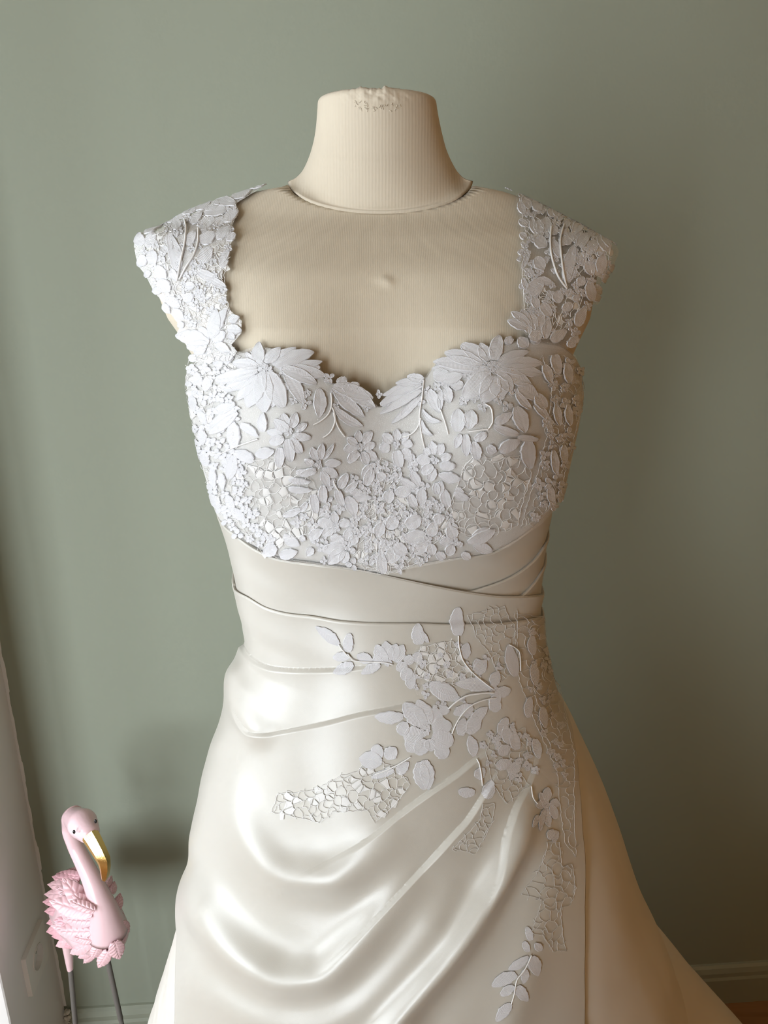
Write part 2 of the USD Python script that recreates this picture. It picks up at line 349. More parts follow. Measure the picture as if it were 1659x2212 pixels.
# ------------------------------------------------------------------ figure: the cross sections of the form and the dress on it
AXIS = 0.652                    # distance of the form's axis from the camera
def z_at(y, Y):
    return float(at_y(np.array([[W / 2, y]]), np.array([[Y]]))[0, 2])
class Loft:
    """Horizontal super-elliptic sections. t = 0 right, 90 front, 180 left, 270 back; z the height."""
    def __init__(self, sil, front, back, expo, bumps=(), adjust=4):
        self.bf = PchipInterpolator(*np.array(sorted(front)).T); self.bb = PchipInterpolator(*np.array(sorted(back)).T)
        self.n = PchipInterpolator(*np.array(sorted(expo)).T)
        self.bumps = bumps
        sil = np.array(sil, float)                          # (y, x left, x right) in the photograph
        P = at_y(np.stack([sil[:, 1], sil[:, 0]], 1), AXIS - 0.015); Q = at_y(np.stack([sil[:, 2], sil[:, 0]], 1), AXIS - 0.015)
        self.z, self.l, self.r = P[:, 2].copy(), P[:, 0].copy(), Q[:, 0].copy()
        self.fit()
        tt = np.radians(np.linspace(-40, 220, 131))
        for _ in range(adjust):
            zs = np.linspace(self.z.min(), self.z.max(), 900)
            T, Z = np.meshgrid(tt, zs)
            px = project(self.at(T, Z)).reshape(-1, 2)
            b = np.round(px[:, 1] / 4).astype(int)
            for i, (y, xl, xr) in enumerate(sil):
                near = px[abs(px[:, 1] - y) < 6, 0]
                if len(near) < 20 or y < sil[0, 0] + 1:
                    continue
                k = 0.62 / F
                self.l[i] += (xl - near.min()) * k; self.r[i] += (xr - near.max()) * k
            self.fit()
    def fit(self):
        o = np.argsort(self.z)
        self.fl, self.fr = PchipInterpolator(self.z[o], self.l[o]), PchipInterpolator(self.z[o], self.r[o])
    def at(self, t, z):
        t, z = np.broadcast_arrays(np.asarray(t, float), np.asarray(z, float))
        zc = np.clip(z, self.z.min(), self.z.max())
        l, r = self.fl(zc), self.fr(zc)
        c = (l + r) / 2; a = (r - l) / 2
        n = self.n(z); ct, st = np.cos(t), np.sin(t)
        x = c + a * np.sign(ct) * np.abs(ct) ** (2 / n)
        b = np.where(st > 0, self.bf(z), self.bb(z))
        y = AXIS - np.sign(st) * b * np.abs(st) ** (2 / n)
        for bx, bz, sx_, sz_, am in self.bumps:
            y = y - np.where(st > 0, am * st * np.exp(-((x - bx) / sx_) ** 2 - ((z - bz) / np.where(z > bz, sz_ * 1.35, sz_)) ** 2), 0)
        return np.stack([x, y, z], -1)
    def normal(self, t, z):
        e = 1e-3
        dt = self.at(t + e, z) - self.at(t - e, z); dz = self.at(t, z + e) - self.at(t, z - e)
        n = np.cross(dz, dt)
        return n / (np.linalg.norm(n, axis=-1, keepdims=True) + 1e-12)
    def make_chart(self, t0=-25, t1=205, z0=None, z1=None):
        zs = np.linspace(self.z.min() if z0 is None else z0, self.z.max() if z1 is None else z1, 420)
        T, Z = np.meshgrid(np.radians(np.linspace(t0, t1, 260)), zs)
        P = self.at(T, Z); N = self.normal(T, Z)
        ok = (N * (EYE - P)).sum(-1) > 0.001
        px = project(P[ok])
        val = np.stack([T[ok], Z[ok]], 1)
        self.lin = LinearNDInterpolator(px, val)
        self.tree, self.val = cKDTree(px), val
    def chart(self, px):
        """(t, z) of pixels of the photograph."""
        px = np.asarray(px, float); sh = px.shape[:-1]; p = px.reshape(-1, 2)
        out = self.lin(p)
        bad = np.isnan(out[:, 0])
        if bad.any():
            out[bad] = self.val[self.tree.query(p[bad])[1]]
        return out.reshape(*sh, 2)
    def lay(self, px, h=0.0):
        """Points h above the surface where pixels of the photograph fall on it."""
        tz = self.chart(px)
        P, N = self.at(tz[..., 0], tz[..., 1]), self.normal(tz[..., 0], tz[..., 1])
        return P + N * np.asarray(h)[..., None] if np.ndim(h) else P + N * h
SIL = [(390, 660, 983), (394, 617, 1025), (400, 595, 1049), (410, 555, 1085), (425, 510, 1125), (445, 455, 1165), (468, 400, 1215), (490, 360, 1255), (512, 330, 1290), (545, 322, 1296), (590, 330, 1291), (640, 342, 1284), (690, 362, 1275), (750, 385, 1263),
       (810, 402, 1254), (850, 408, 1258), (900, 416, 1252), (960, 428, 1240), (1020, 443, 1226), (1080, 459, 1211), (1115, 469, 1203), (1180, 484, 1189), (1250, 499, 1179),
       (1300, 507, 1174), (1340, 516, 1176), (1385, 523, 1182), (1430, 506, 1192), (1490, 490, 1220), (1540, 476, 1248), (1600, 461, 1276), (1700, 436, 1318), (1800, 415, 1352),
       (1880, 400, 1377), (1935, 384, 1399), (2030, 358, 1440), (2120, 331, 1470), (2212, 305, 1502), (2500, 225, 1600), (2900, 120, 1730), (3350, 20, 1850)]
FRONT = [(0.0, 0.40), (0.35, 0.325), (0.62, 0.255), (0.85, 0.195), (0.97, 0.155), (1.07, 0.125), (1.13, 0.106), (1.18, 0.099), (1.25, 0.104), (1.32, 0.112), (1.39, 0.103), (1.43, 0.090), (1.455, 0.066), (1.475, 0.040), (1.5, 0.022), (1.6, 0.02)]
FRONT = [(z + 0.023 * min(z, 1), b) for z, b in FRONT]
BACK = [(0.0, 0.31), (0.35, 0.28), (0.62, 0.235), (0.85, 0.19), (1.0, 0.14), (1.15, 0.09), (1.2, 0.085), (1.35, 0.095), (1.45, 0.09), (1.49, 0.07), (1.54, 0.05), (1.6, 0.03)]
BACK = [(z + 0.023 * min(z, 1), b) for z, b in BACK]
EXPO = [(0.0, 2.0), (0.9, 2.0), (1.1, 2.15), (1.25, 2.2), (1.38, 2.35), (1.46, 2.5), (1.51, 2.3), (1.6, 2.1)]
BUMPS = [(-0.078, 1.358, 0.058, 0.056, 0.036), (0.082, 1.358, 0.058, 0.056, 0.036)]
G = Loft(SIL, FRONT, BACK, EXPO, BUMPS)
G.make_chart()
ZTOP = G.z.max()
def loft_mesh(L, t0, t1, z0, z1, nt, nz, off=0.0, fn=None):
    T, Z = np.meshgrid(np.radians(np.linspace(t0, t1, nt)), np.linspace(z0, z1, nz), indexing='ij')
    P, N = L.at(T, Z), L.normal(T, Z)
    h = off(T, Z) if callable(off) else off
    if fn is not None:
        h = h + fn(P, T, Z)
    V = P + N * (h[..., None] if np.ndim(h) else h)
    return V.reshape(-1, 3), tris(grid_faces(nt, nz))

# ------------------------------------------------------------------ dress form
form = thing('dress_form', 'beige jersey dressmaking form with a tall bare neck, wearing the wedding gown', 'dress form', (0, AXIS, 0))
def form_off(T, Z):
    return -0.012 * (1 - np.clip((Z - 1.375) / 0.045, 0, 1))
nub = G.lay(np.array([[834.0, 607.0]]))[0]
def form_fn(P, T, Z):
    d = np.linalg.norm(P - nub, axis=-1)
    q = project(P)                              # the torso draws in under the neck cover
    e = ((q[..., 0] - 821.5) / 201) ** 2 + (np.maximum(q[..., 1] - 391, 0) / 66) ** 2
    under = -0.016 * (lambda k: k * k * (3 - 2 * k))(np.clip((1.03 - e) / 0.20, 0, 1)) * (Z > 1.44)
    return under + 0.0022 * np.exp(-(d / 0.0035) ** 2) - 0.0004 * np.exp(-(d / 0.012) ** 2)
v, f = loft_mesh(G, 0, 360, 0.80, ZTOP, 480, 420, form_off, form_fn)
topi = np.arange(480) * 420 + 419
f = np.vstack([f, np.stack([topi[:-1], topi[1:], np.full(479, len(v))], 1)])
v = np.vstack([v, [[v[topi, 0].mean(), AXIS, ZTOP]]])
obj('torso', (v, f), 'jersey', form)
pole = tube([[0, AXIS, 0.03], [0, AXIS, 0.9]], 0.016, 20); obj('stand_pole', pole, 'pin_metal', form)
base = trimesh.creation.revolve(np.array([[0, 0], [0.16, 0], [0.16, 0.012], [0.05, 0.03], [0.018, 0.045], [0, 0.045]]), sections=48)
base.apply_translation([0, AXIS, 0.0]); obj('stand_base', base, 'pin_metal', form, smooth=30)
# the neck: flared jersey cover, from the collar seam to the gathered top
def neck():
    n = 200
    rings = []
    # (y px front, x left, x right) for the left/right outline and the heights of front and back of each ring
    prof = [(0.0, 622, 1021, 390), (0.03, 634, 1006, 386), (0.12, 650, 990, 373), (0.25, 663, 976, 350), (0.4, 673, 964, 322), (0.55, 680, 956, 293), (0.7, 684, 949, 262), (0.85, 686, 944, 235), (0.94, 687, 942, 222), (0.98, 690, 939, 216), (1.0, 696, 933, 212.5)]
    return prof
prof = neck()
ns, nn = 70, 240
ss = np.linspace(0, 1, ns)
pr = np.array(prof)
xl, xr, yy = (PchipInterpolator(pr[:, 0], pr[:, k])(ss) for k in (1, 2, 3))
NY = AXIS + 0.004               # neck axis
Lp, Rp = at_y(np.stack([xl, yy], 1), NY), at_y(np.stack([xr, yy], 1), NY)
zmid = Lp[:, 2]
cx, ax = (Lp[:, 0] + Rp[:, 0]) / 2, (Rp[:, 0] - Lp[:, 0]) / 2
by = ax * np.interp(ss, [0, 0.12, 0.4, 1], [0.86, 0.86, 0.93, 0.98])
tilt = np.interp(ss, [0, 0.3, 1], [0.034, 0.016, 0.0])     # how far the front of a ring lies below its middle
an = np.linspace(0, 2 * np.pi, nn, endpoint=False)
X = cx[:, None] + ax[:, None] * np.cos(an)
Y = NY - by[:, None] * np.sin(an)
Z = zmid[:, None] - tilt[:, None] * np.clip(np.sin(an), 0, 1)
# puckers of the gathered top seam at the front
th = np.degrees(an)[None, :]
pk = np.exp(-((th - 92) / 26) ** 2) * np.exp(-((ss[:, None] - 0.93) / 0.05) ** 2)
wr = meshkit.fbm(np.stack([np.broadcast_to(th / 4.5, X.shape), np.broadcast_to(ss[:, None] * 28, X.shape), X * 0], -1), 3, 3) - 0.5
rad = 1 + pk * wr * 0.09
X = cx[:, None] + (X - cx[:, None]) * rad; Y = NY + (Y - NY) * rad
Z = Z + np.exp(-((th - 96) / 20) ** 2) * np.exp(-((ss[:, None] - 1.0) / 0.04) ** 2) * (wr * 0.005 + 0.0008)
R = np.stack([X, Y, Z], -1)
sn = np.abs(np.sin(an))
rpx = np.stack([821.5 + 200 * np.cos(an), 391 + 66 * sn], 1)
laid = G.lay(rpx, 0.0035)
front_d = NY - laid[nn // 4, 1]
ring_y = NY - front_d * sn
ring_y = np.where(sn > 0.35, np.minimum(ring_y, laid[:, 1] - 0.0005), ring_y)
ring_y = gaussian_filter(ring_y, 4, mode='wrap')
ring0 = at_y(rpx, ring_y[:, None])
bk_ = np.sin(an) < -1e-6                    # the back of the collar, round behind the neck
ring0[bk_, 1] = NY + 0.8 * (NY - ring0[bk_, 1]); ring0[bk_, 0] = cx[0] + (ring0[bk_, 0] - cx[0]) * (1 - 0.15 * np.clip(5 * sn[bk_], 0, 1)); ring0[bk_, 2] = ring0[0, 2] - 0.012 * np.clip(5 * sn[bk_], 0, 1)
R = R + (ring0 - R[0])[None] * np.exp(-(ss[:, None, None] / 0.10) ** 1.3)
V = R.reshape(-1, 3)
k = np.arange(nn)
fq = np.vstack([np.stack([i * nn + k, i * nn + (k + 1) % nn, (i + 1) * nn + (k + 1) % nn, (i + 1) * nn + k], 1) for i in range(ns - 1)])
top = np.vstack([np.stack([np.full(nn, len(V)), (ns - 1) * nn + k, (ns - 1) * nn + (k + 1) % nn], 1)])
# the cover's lower edge turns under towards the torso
inner = ring0 + (np.array([[cx[0], NY, 0]]) - ring0) * np.array([0.05, 0.05, 0]) - np.array([0, 0, 0.003])
V = np.vstack([V, [[cx[-1], NY, zmid[-1] + 0.001]], inner])
und = np.stack([k, len(V) - nn + k, len(V) - nn + (k + 1) % nn, (k + 1) % nn], 1)
obj('neck_cover', (V, np.vstack([tris(fq), top, tris(und)])), 'jersey_rib', form)

peg = trimesh.creation.icosphere(3, 1.0); peg.vertices *= [0.0062, 0.0062, 0.0042]; peg.apply_translation(at_y(np.array([[875.0, 211.0]]), NY - 0.012)[0])
obj('neck_peg', peg, 'socket_plastic', form, label='small white knob on top of the neck')
for i in range(26):                 # threads of the gathered seam, pulled out of the jersey
    x0, y0 = RNG.uniform(765, 868), RNG.normal(232, 5)
    q = np.cumsum(np.vstack([[x0, y0], RNG.normal(0, 2.2, (4, 2))]), 0)
    Y0 = NY - 0.0435 * np.sqrt(np.clip(1 - ((q[:, :1] - 815) / 128) ** 2, 0, 1)) - 0.0012
    obj('loose_thread', tube(at_y(smoothcurve(q, 10), np.interp(np.linspace(0, 1, 10), np.linspace(0, 1, 5), Y0[:, 0])[:, None]), 0.00026, 5), 'jersey_rib', form)

# ------------------------------------------------------------------ the wedding gown
gown = thing('wedding_gown', 'ivory satin wedding gown with white lace bodice and cap sleeves, on the beige dress form', 'wedding dress', (0, AXIS, 0))

def edge_tz(px, left=40.0, right=40.0, dz_l=0.0, dz_r=0.0, n=240):
    """A line drawn on the gown, as z over t (degrees), carried on round the sides."""
    c = smoothcurve(px, 160)
    tz = G.chart(c)
    t, z = np.degrees(tz[:, 0]), tz[:, 1]
    o = np.argsort(t); t, z = t[o], z[o]
    keep = np.r_[True, np.diff(t) > 0.05]
    t, z = t[keep], z[keep]
    t = np.r_[t[0] - right, t, t[-1] + left]; z = np.r_[z[0] + dz_r, z, z[-1] + dz_l]
    return lambda q: np.interp(q, t, z)

# bodice foundation: ivory satin cups under the lace
NECK = [(404, 812), (425, 785), (470, 762), (525, 762), (580, 752), (645, 772), (688, 795), (702, 822), (760, 840), (817, 880), (872, 842), (920, 818), (945, 785), (1000, 768), (1060, 750), (1130, 738), (1200, 745), (1235, 768), (1254, 805)]
nz = edge_tz(NECK, 30, 30, -0.01, -0.01)
L1 = [(469, 1113), (481, 1132), (507, 1155), (554, 1188), (601, 1207), (672, 1217), (742, 1227), (817, 1242), (883, 1256), (954, 1270), (1019, 1281), (1095, 1289), (1176, 1284)]
L2 = [(498, 1256), (505, 1273), (535, 1291), (577, 1314), (624, 1326), (671, 1331), (742, 1342), (813, 1346), (907, 1347), (977, 1349), (1060, 1347), (1140, 1338), (1174, 1328)]
R1 = [(817, 1244), (864, 1232), (907, 1222), (977, 1211), (1062, 1198), (1095, 1183), (1132, 1160), (1165, 1132), (1190, 1105), (1204, 1088)]
R2 = [(990, 1284), (1019, 1280), (1048, 1272), (1095, 1255), (1132, 1234), (1165, 1206), (1180, 1186), (1192, 1165)]
R3 = [(1110, 1294), (1128, 1288), (1143, 1276), (1156, 1262), (1170, 1243), (1181, 1222)]
fl1, fl2, fr1, fr2, fr3 = edge_tz(L1, 60, 50, 0.03, 0), edge_tz(L2, 60, 50, 0.02, 0), edge_tz(R1, 0, 60, 0, 0.03), edge_tz(R2, 0, 60, 0, 0.03), edge_tz(R3, 0, 60, 0, 0.03)
def bodice_mesh():
    tt = np.linspace(-90, 270, 420)
    zt = np.where((tt > -30) & (tt < 215), nz(tt), np.interp(tt, [-90, -30, 215, 270], [1.33, nz(-30.0), nz(215.0), 1.33]))
    vv = np.linspace(0, 1, 90) ** 1.2
    T = np.radians(tt)[:, None] + 0 * vv; Z = zt[:, None] + (1.16 - zt[:, None]) * vv
    P, N = G.at(T, Z), G.normal(T, Z)
    off = 0.0012 - 0.0075 * np.clip((np.maximum(fr1(tt), fl1(tt))[:, None] + 0.004 - Z) / 0.006, 0, 1)
    # cup seams press in a little
    px = project(P)
    out = P + N * off[..., None]
    inn = P[:, :1] + N[:, :1] * -0.0022
    V = np.concatenate([inn, out], 1)
    return V.reshape(-1, 3), tris(grid_faces(len(tt), 91))
obj('bodice', bodice_mesh(), 'satin_matt', gown)

def sash(name, top, bottom, t0, t1, base, roll, L, nt=300, nv=34, fn=None):
    """One pleat: a band whose folded upper edge stands off the layer under it."""
    tt = np.linspace(t0, t1, nt)
    zt, zb = top(tt), bottom(tt)
    zb = np.minimum(zb, zt - 0.002)
    vv = np.linspace(0, 1, nv) ** 1.7
    Z = zt[:, None] + (zb - zt)[:, None] * vv
    T = np.radians(tt)[:, None] + 0 * vv
    d = zt[:, None] - Z
    off = base + roll * np.exp(-d / L) * np.sqrt(np.clip(d / 0.0012, 0.35, 1))
    P, N = G.at(T, Z), G.normal(T, Z)
    if fn is not None:
        off = off + fn(P, T, Z)
    V = P + N * off[..., None]
    tuck = G.at(T[:, :1], Z[:, :1] - 0.003) + N[:, :1] * (base - 0.0035)
    lip = G.at(T[:, :1], Z[:, :1] + 0.0003) + N[:, :1] * (base + roll * 0.1)
    V = np.concatenate([tuck, lip, V], 1)
    obj(name, (V.reshape(-1, 3), tris(grid_faces(nt, nv + 2))), 'satin', gown)
def wrinkle(k, amp, seed):
    def fn(P, T, Z):
        q = np.stack([P[..., 0] * k, P[..., 2] * k * 2.2 + P[..., 0] * k * 0.5, 0 * Z + seed], -1)
        return amp * (meshkit.fbm(q, 2, seed) - 0.5)
    return fn
t_of = lambda x, y: float(np.degrees(G.chart(np.array([[x, y]], float))[0, 0]))
sash('sash_pleat', fr1, lambda t: np.full_like(t, 1.19), -60, t_of(822, 1243), -0.0042, 0.0022, 0.010, fn=wrinkle(14, 0.003, 3))
sash('sash_pleat', fr2, lambda t: np.full_like(t, 1.18), -60, t_of(1000, 1282), -0.0034, 0.0022, 0.010, fn=wrinkle(14, 0.002, 4))
sash('sash_pleat', fr3, lambda t: np.full_like(t, 1.17), -60, t_of(1113, 1292), -0.0026, 0.0022, 0.008)
sash('sash_pleat', fl1, lambda t: fl2(t) - 0.012, -50, 238, -0.0018, 0.0020, 0.014, nt=420, nv=44, fn=wrinkle(10, 0.007, 8))

# the draped overskirt
class Fold:
    def __init__(self, pts, n=300):
        self.c = smoothcurve(pts, n); self.tree = cKDTree(self.c)
        t = np.gradient(self.c, axis=0); self.t = t / np.linalg.norm(t, axis=1, keepdims=True)
        self.n = n
    def coords(self, px):
        p = px.reshape(-1, 2)
        d, i = self.tree.query(p)
        q = p - self.c[i]
        s = self.t[i, 0] * q[:, 1] - self.t[i, 1] * q[:, 0]
        a = np.abs((q * self.t[i]).sum(1))                # past the ends
        return s.reshape(px.shape[:-1]), (i / (self.n - 1)).reshape(px.shape[:-1]), a.reshape(px.shape[:-1])
def ramp(u, stops):
    x, y = zip(*stops)
    return np.interp(u, x, y)
def tuck_h(px, pts, A, L, taper, end=14.0):
    s, u, a = Fold(pts).coords(px)
    up = np.where(s >= 0, (lambda q: q * q * (3 - 2 * q))(np.clip(s / 9.0, 0, 1)) * np.exp(-np.maximum(s, 0) / L), 0) - 0.30 * np.where(s < 0, np.exp(s / 22.0), 0)
    return A * ramp(u, taper) * up * np.exp(-(a / end) ** 2)
def ridge_h(px, pts, A, wn, wp, taper, end=50.0):
    s, u, a = Fold(pts).coords(px)
    return A * ramp(u, taper) * np.exp(-(s / np.where(s < 0, wn, wp)) ** 2) * np.exp(-(a / end) ** 2)
both = [(0, 0), (0.15, 1), (0.85, 1), (1, 0)]
def soft_folds():
    gx, gy = np.meshgrid(np.arange(280, 1340, 4.0), np.arange(1300, 2480, 4.0), indexing='ij')
    px = np.stack([gx, gy], -1)
    h = ridge_h(px, [(497, 1420), (505, 1480), (520, 1530), (548, 1572), (590, 1600)], 0.008, 24, 22, both)
    h += ridge_h(px, [(470, 1640), (505, 1730), (560, 1825), (630, 1885), (705, 1893), (790, 1850), (880, 1785)], 0.013, 36, 46, [(0, 0), (0.25, 0.6), (0.45, 1), (0.7, 0.8), (1, 0)])
    h += ridge_h(px, [(405, 1860), (440, 1940), (490, 2010), (560, 2068), (630, 2098), (690, 2094), (760, 2040), (840, 1955), (910, 1880)], 0.019, 30, 54, [(0, 0), (0.15, 0.7), (0.4, 1), (0.7, 0.75), (1, 0)])
    h += ridge_h(px, [(400, 2060), (470, 2140), (560, 2195), (660, 2215), (760, 2180), (860, 2090), (940, 1990), (1000, 1900)], 0.007, 36, 45, both)
    h += ridge_h(px, [(760, 2330), (830, 2225), (914, 2126), (958, 2074), (1007, 2006), (1050, 1938), (1079, 1886), (1104, 1832), (1130, 1765), (1150, 1715)], 0.017, 26, 32, [(0, 1), (0.75, 1), (0.9, 0.6), (1, 0.1)])
    h += ridge_h(px, [(880, 2260), (980, 2140), (1060, 2030), (1110, 1940), (1150, 1830)], -0.005, 34, 46, both)
    h += ridge_h(px, [(1060, 2330), (1110, 2180), (1150, 2020), (1172, 1880), (1180, 1760)], 0.005, 40, 44, both)
    h += ridge_h(px, [(455, 1560), (440, 1650), (425, 1760), (415, 1860)], 0.004, 26, 26, both)
    return RegularGridInterpolator((gx[:, 0], gy[0]), gaussian_filter(h, 2.6), bounds_error=False, fill_value=0.0)
SOFT = soft_folds()
def drape_h(px):
    h = SOFT(px)
    h += tuck_h(px, [(518, 1384), (528, 1402), (554, 1428), (592, 1442), (648, 1446), (719, 1444), (800, 1437), (870, 1424)], 0.0026, 40, [(0, 1), (0.5, 1), (1, 0.15)])
    h += tuck_h(px, [(514, 1525), (528, 1560), (548, 1580), (577, 1583), (610, 1578), (692, 1562), (775, 1541), (866, 1523), (930, 1508)], 0.0028, 46, [(0, 0), (0.12, 0.9), (0.8, 1), (1, 0.3)])
    h += tuck_h(px, [(640, 1885), (720, 1850), (794, 1808), (856, 1762), (925, 1712), (987, 1670), (1026, 1639), (1070, 1612), (1110, 1592)], 0.0040, 54, [(0, 0), (0.3, 0.5), (0.6, 1), (0.78, 0.8), (1, 0)])
    h += tuck_h(px, [(700, 2078), (775, 2009), (857, 1927), (925, 1859), (968, 1812), (1010, 1766), (1037, 1724), (1065, 1680), (1090, 1640)], 0.0044, 60, [(0, 0), (0.3, 0.45), (0.6, 1), (0.8, 0.7), (1, 0)])
    h += tuck_h(px, [(1030, 1960), (1052, 1912), (1066, 1871), (1077, 1827), (1091, 1783), (1110, 1738), (1138, 1694), (1155, 1650), (1165, 1600)], 0.0032, 44, [(0, 0), (0.4, 0.8), (0.65, 0.8), (1, 0)])
    return h
PXL = np.array([[386, 1940], [382, 2020], [378, 2110], [375, 2212]], float); PXR = np.array([[1243, 1600], [1254, 1690], [1261, 1800], [1265, 1960], [1266, 2090], [1266, 2212]], float)
cl, cr_ = G.chart(PXL), G.chart(PXR)
tl = lambda z: np.interp(-z, np.r_[-1.3, -cl[0, 1] - 0.08, -cl[:, 1], -0.3], np.degrees(np.r_[math.radians(200), math.radians(196), cl[:, 0], cl[-1, 0] - 0.02]))
tr = lambda z: np.interp(-z, np.r_[-1.3, -1.10, -cr_[:, 1], -0.3], np.degrees(np.r_[math.radians(-22), math.radians(-14), cr_[:, 0], cr_[-1, 0] + 0.02]))
def skirt_off(P, Z, px, d, w=1.0):
    q = np.stack([P[..., 0] * 9, Z * 16 + P[..., 0] * 6, 0 * Z], -1)
    return -0.0008 + 0.0020 * np.exp(-np.maximum(d, 0) / 0.014) * np.sqrt(np.clip(d / 0.0012, 0.35, 1)) + drape_h(px) * w + 0.003 * (meshkit.fbm(q, 2, 21) - 0.5)
def overskirt():
    nt, n1, n2 = 600, 470, 60
    uu = np.linspace(0, 1, nt)
    zt = None
    ta, tb = tr(1.19), tl(1.19)
    zt = fl2(ta + (tb - ta) * uu)
    Zs = np.concatenate([zt[:, None] + (0.80 - zt[:, None]) * np.linspace(0, 1, n1), np.broadcast_to(np.linspace(0.80, 0.02, n2 + 1)[1:], (nt, n2))], 1)
    Td = tr(Zs) + (tl(Zs) - tr(Zs)) * uu[:, None]
    T = np.radians(Td)
    P, N = G.at(T, Zs), G.normal(T, Zs)
    px = project(P)
    w = np.clip((200 - Td) / 12, 0, 1) * np.clip((Td + 24) / 12, 0, 1)
    off = skirt_off(P, Zs, px, zt[:, None] - Zs, w)
    # side seams sit down on the underskirt
    V = P + N * off[..., None]
    tuck = G.at(T[:, :1], Zs[:, :1] - 0.003) + N[:, :1] * -0.0045
    lip = G.at(T[:, :1], Zs[:, :1] + 0.0003) + N[:, :1] * -0.0006
    V = np.concatenate([tuck, lip, V], 1)
    nn_ = V.shape[1]
    rim_r = (P[0] + N[0] * -0.0058)[None]; rim_l = (P[-1] + N[-1] * -0.0058)[None]
    rim_r = np.concatenate([V[0, :2][None], rim_r], 1); rim_l = np.concatenate([V[-1, :2][None], rim_l], 1)
    V = np.concatenate([rim_r, V, rim_l], 0)
    return V.reshape(-1, 3), tris(grid_faces(nt + 2, nn_))
obj('draped_overskirt', overskirt(), 'satin', gown)
def under_h(P, T, Z):
    Td = np.degrees(T)
    low = np.clip((1.05 - Z) / 0.5, 0, 1)
    h = 0.005 * low * np.sin(T * 7 + 0.8) * np.where((Td > 20) & (Td < 150), 0.2, 1)
    q = np.stack([P[..., 0] * 22 + Z * 8, Z * 26, P[..., 1] * 22], -1)
    return h + (0.004 + 0.004 * (P[..., 0] < 0)) * low * (meshkit.fbm(q, 3, 31) - 0.5)
v, f = loft_mesh(G, -180, 180, 0.004, 1.185, 420, 260, -0.0055, under_h)
obj('underskirt', (v, f), 'satin_plain', gown)

# the train spreading out behind on the right
TSIL = [(1300, 507, 1174), (1540, 476, 1240), (1700, 436, 1300), (1880, 400, 1360), (1960, 380, 1402), (2010, 364, 1428), (2030, 358, 1442), (2060, 349, 1466), (2100, 337, 1500), (2150, 322, 1541), (2212, 305, 1590), (2400, 255, 1740), (2700, 170, 1960), (3350, 20, 2350)]
TR = Loft(TSIL, FRONT, BACK, EXPO, ())
def train_h(P, T, Z):
    low = np.clip((0.80 - Z) / 0.3, 0, 1)
    q = np.stack([np.degrees(T) / 16, Z * 9, 0 * Z], -1)
    return low * (0.012 * np.sin(np.degrees(T) * 0.16 + Z * 6) + 0.010 * (meshkit.fbm(q, 2, 9) - 0.5))
def train_mesh():
    T, Z = np.meshgrid(np.radians(np.linspace(-110, 44, 200)), np.linspace(0.004, 0.82, 160), indexing='ij')
    P, N = TR.at(T, Z), TR.normal(T, Z)
    V = P + N * (train_h(P, T, Z) - 0.004)[..., None]
    w = np.clip((np.degrees(T) + 4) / 34, 0, 1); w = (w * w * (3 - 2 * w))[..., None]
    inn = G.at(T, Z) - G.normal(T, Z) * 0.016
    return (V * (1 - w) + inn * w).reshape(-1, 3), tris(grid_faces(200, 160))
obj('train', train_mesh(), 'satin_plain', gown)

# ------------------------------------------------------------------ lace
SSIL = [(388, 660, 983), (394, 617, 1025), (403, 575, 1068), (418, 525, 1108), (445, 445, 1165), (470, 388, 1215), (495, 340, 1262), (515, 300, 1298), (545, 297, 1328), (575, 306, 1320), (610, 326, 1300), (650, 340, 1288), (700, 362, 1276), (760, 388, 1262), (820, 404, 1254), (900, 416, 1252)]
S = Loft(SSIL, [(z, b + 0.0015) for z, b in FRONT], BACK, EXPO, BUMPS)
S.make_chart()

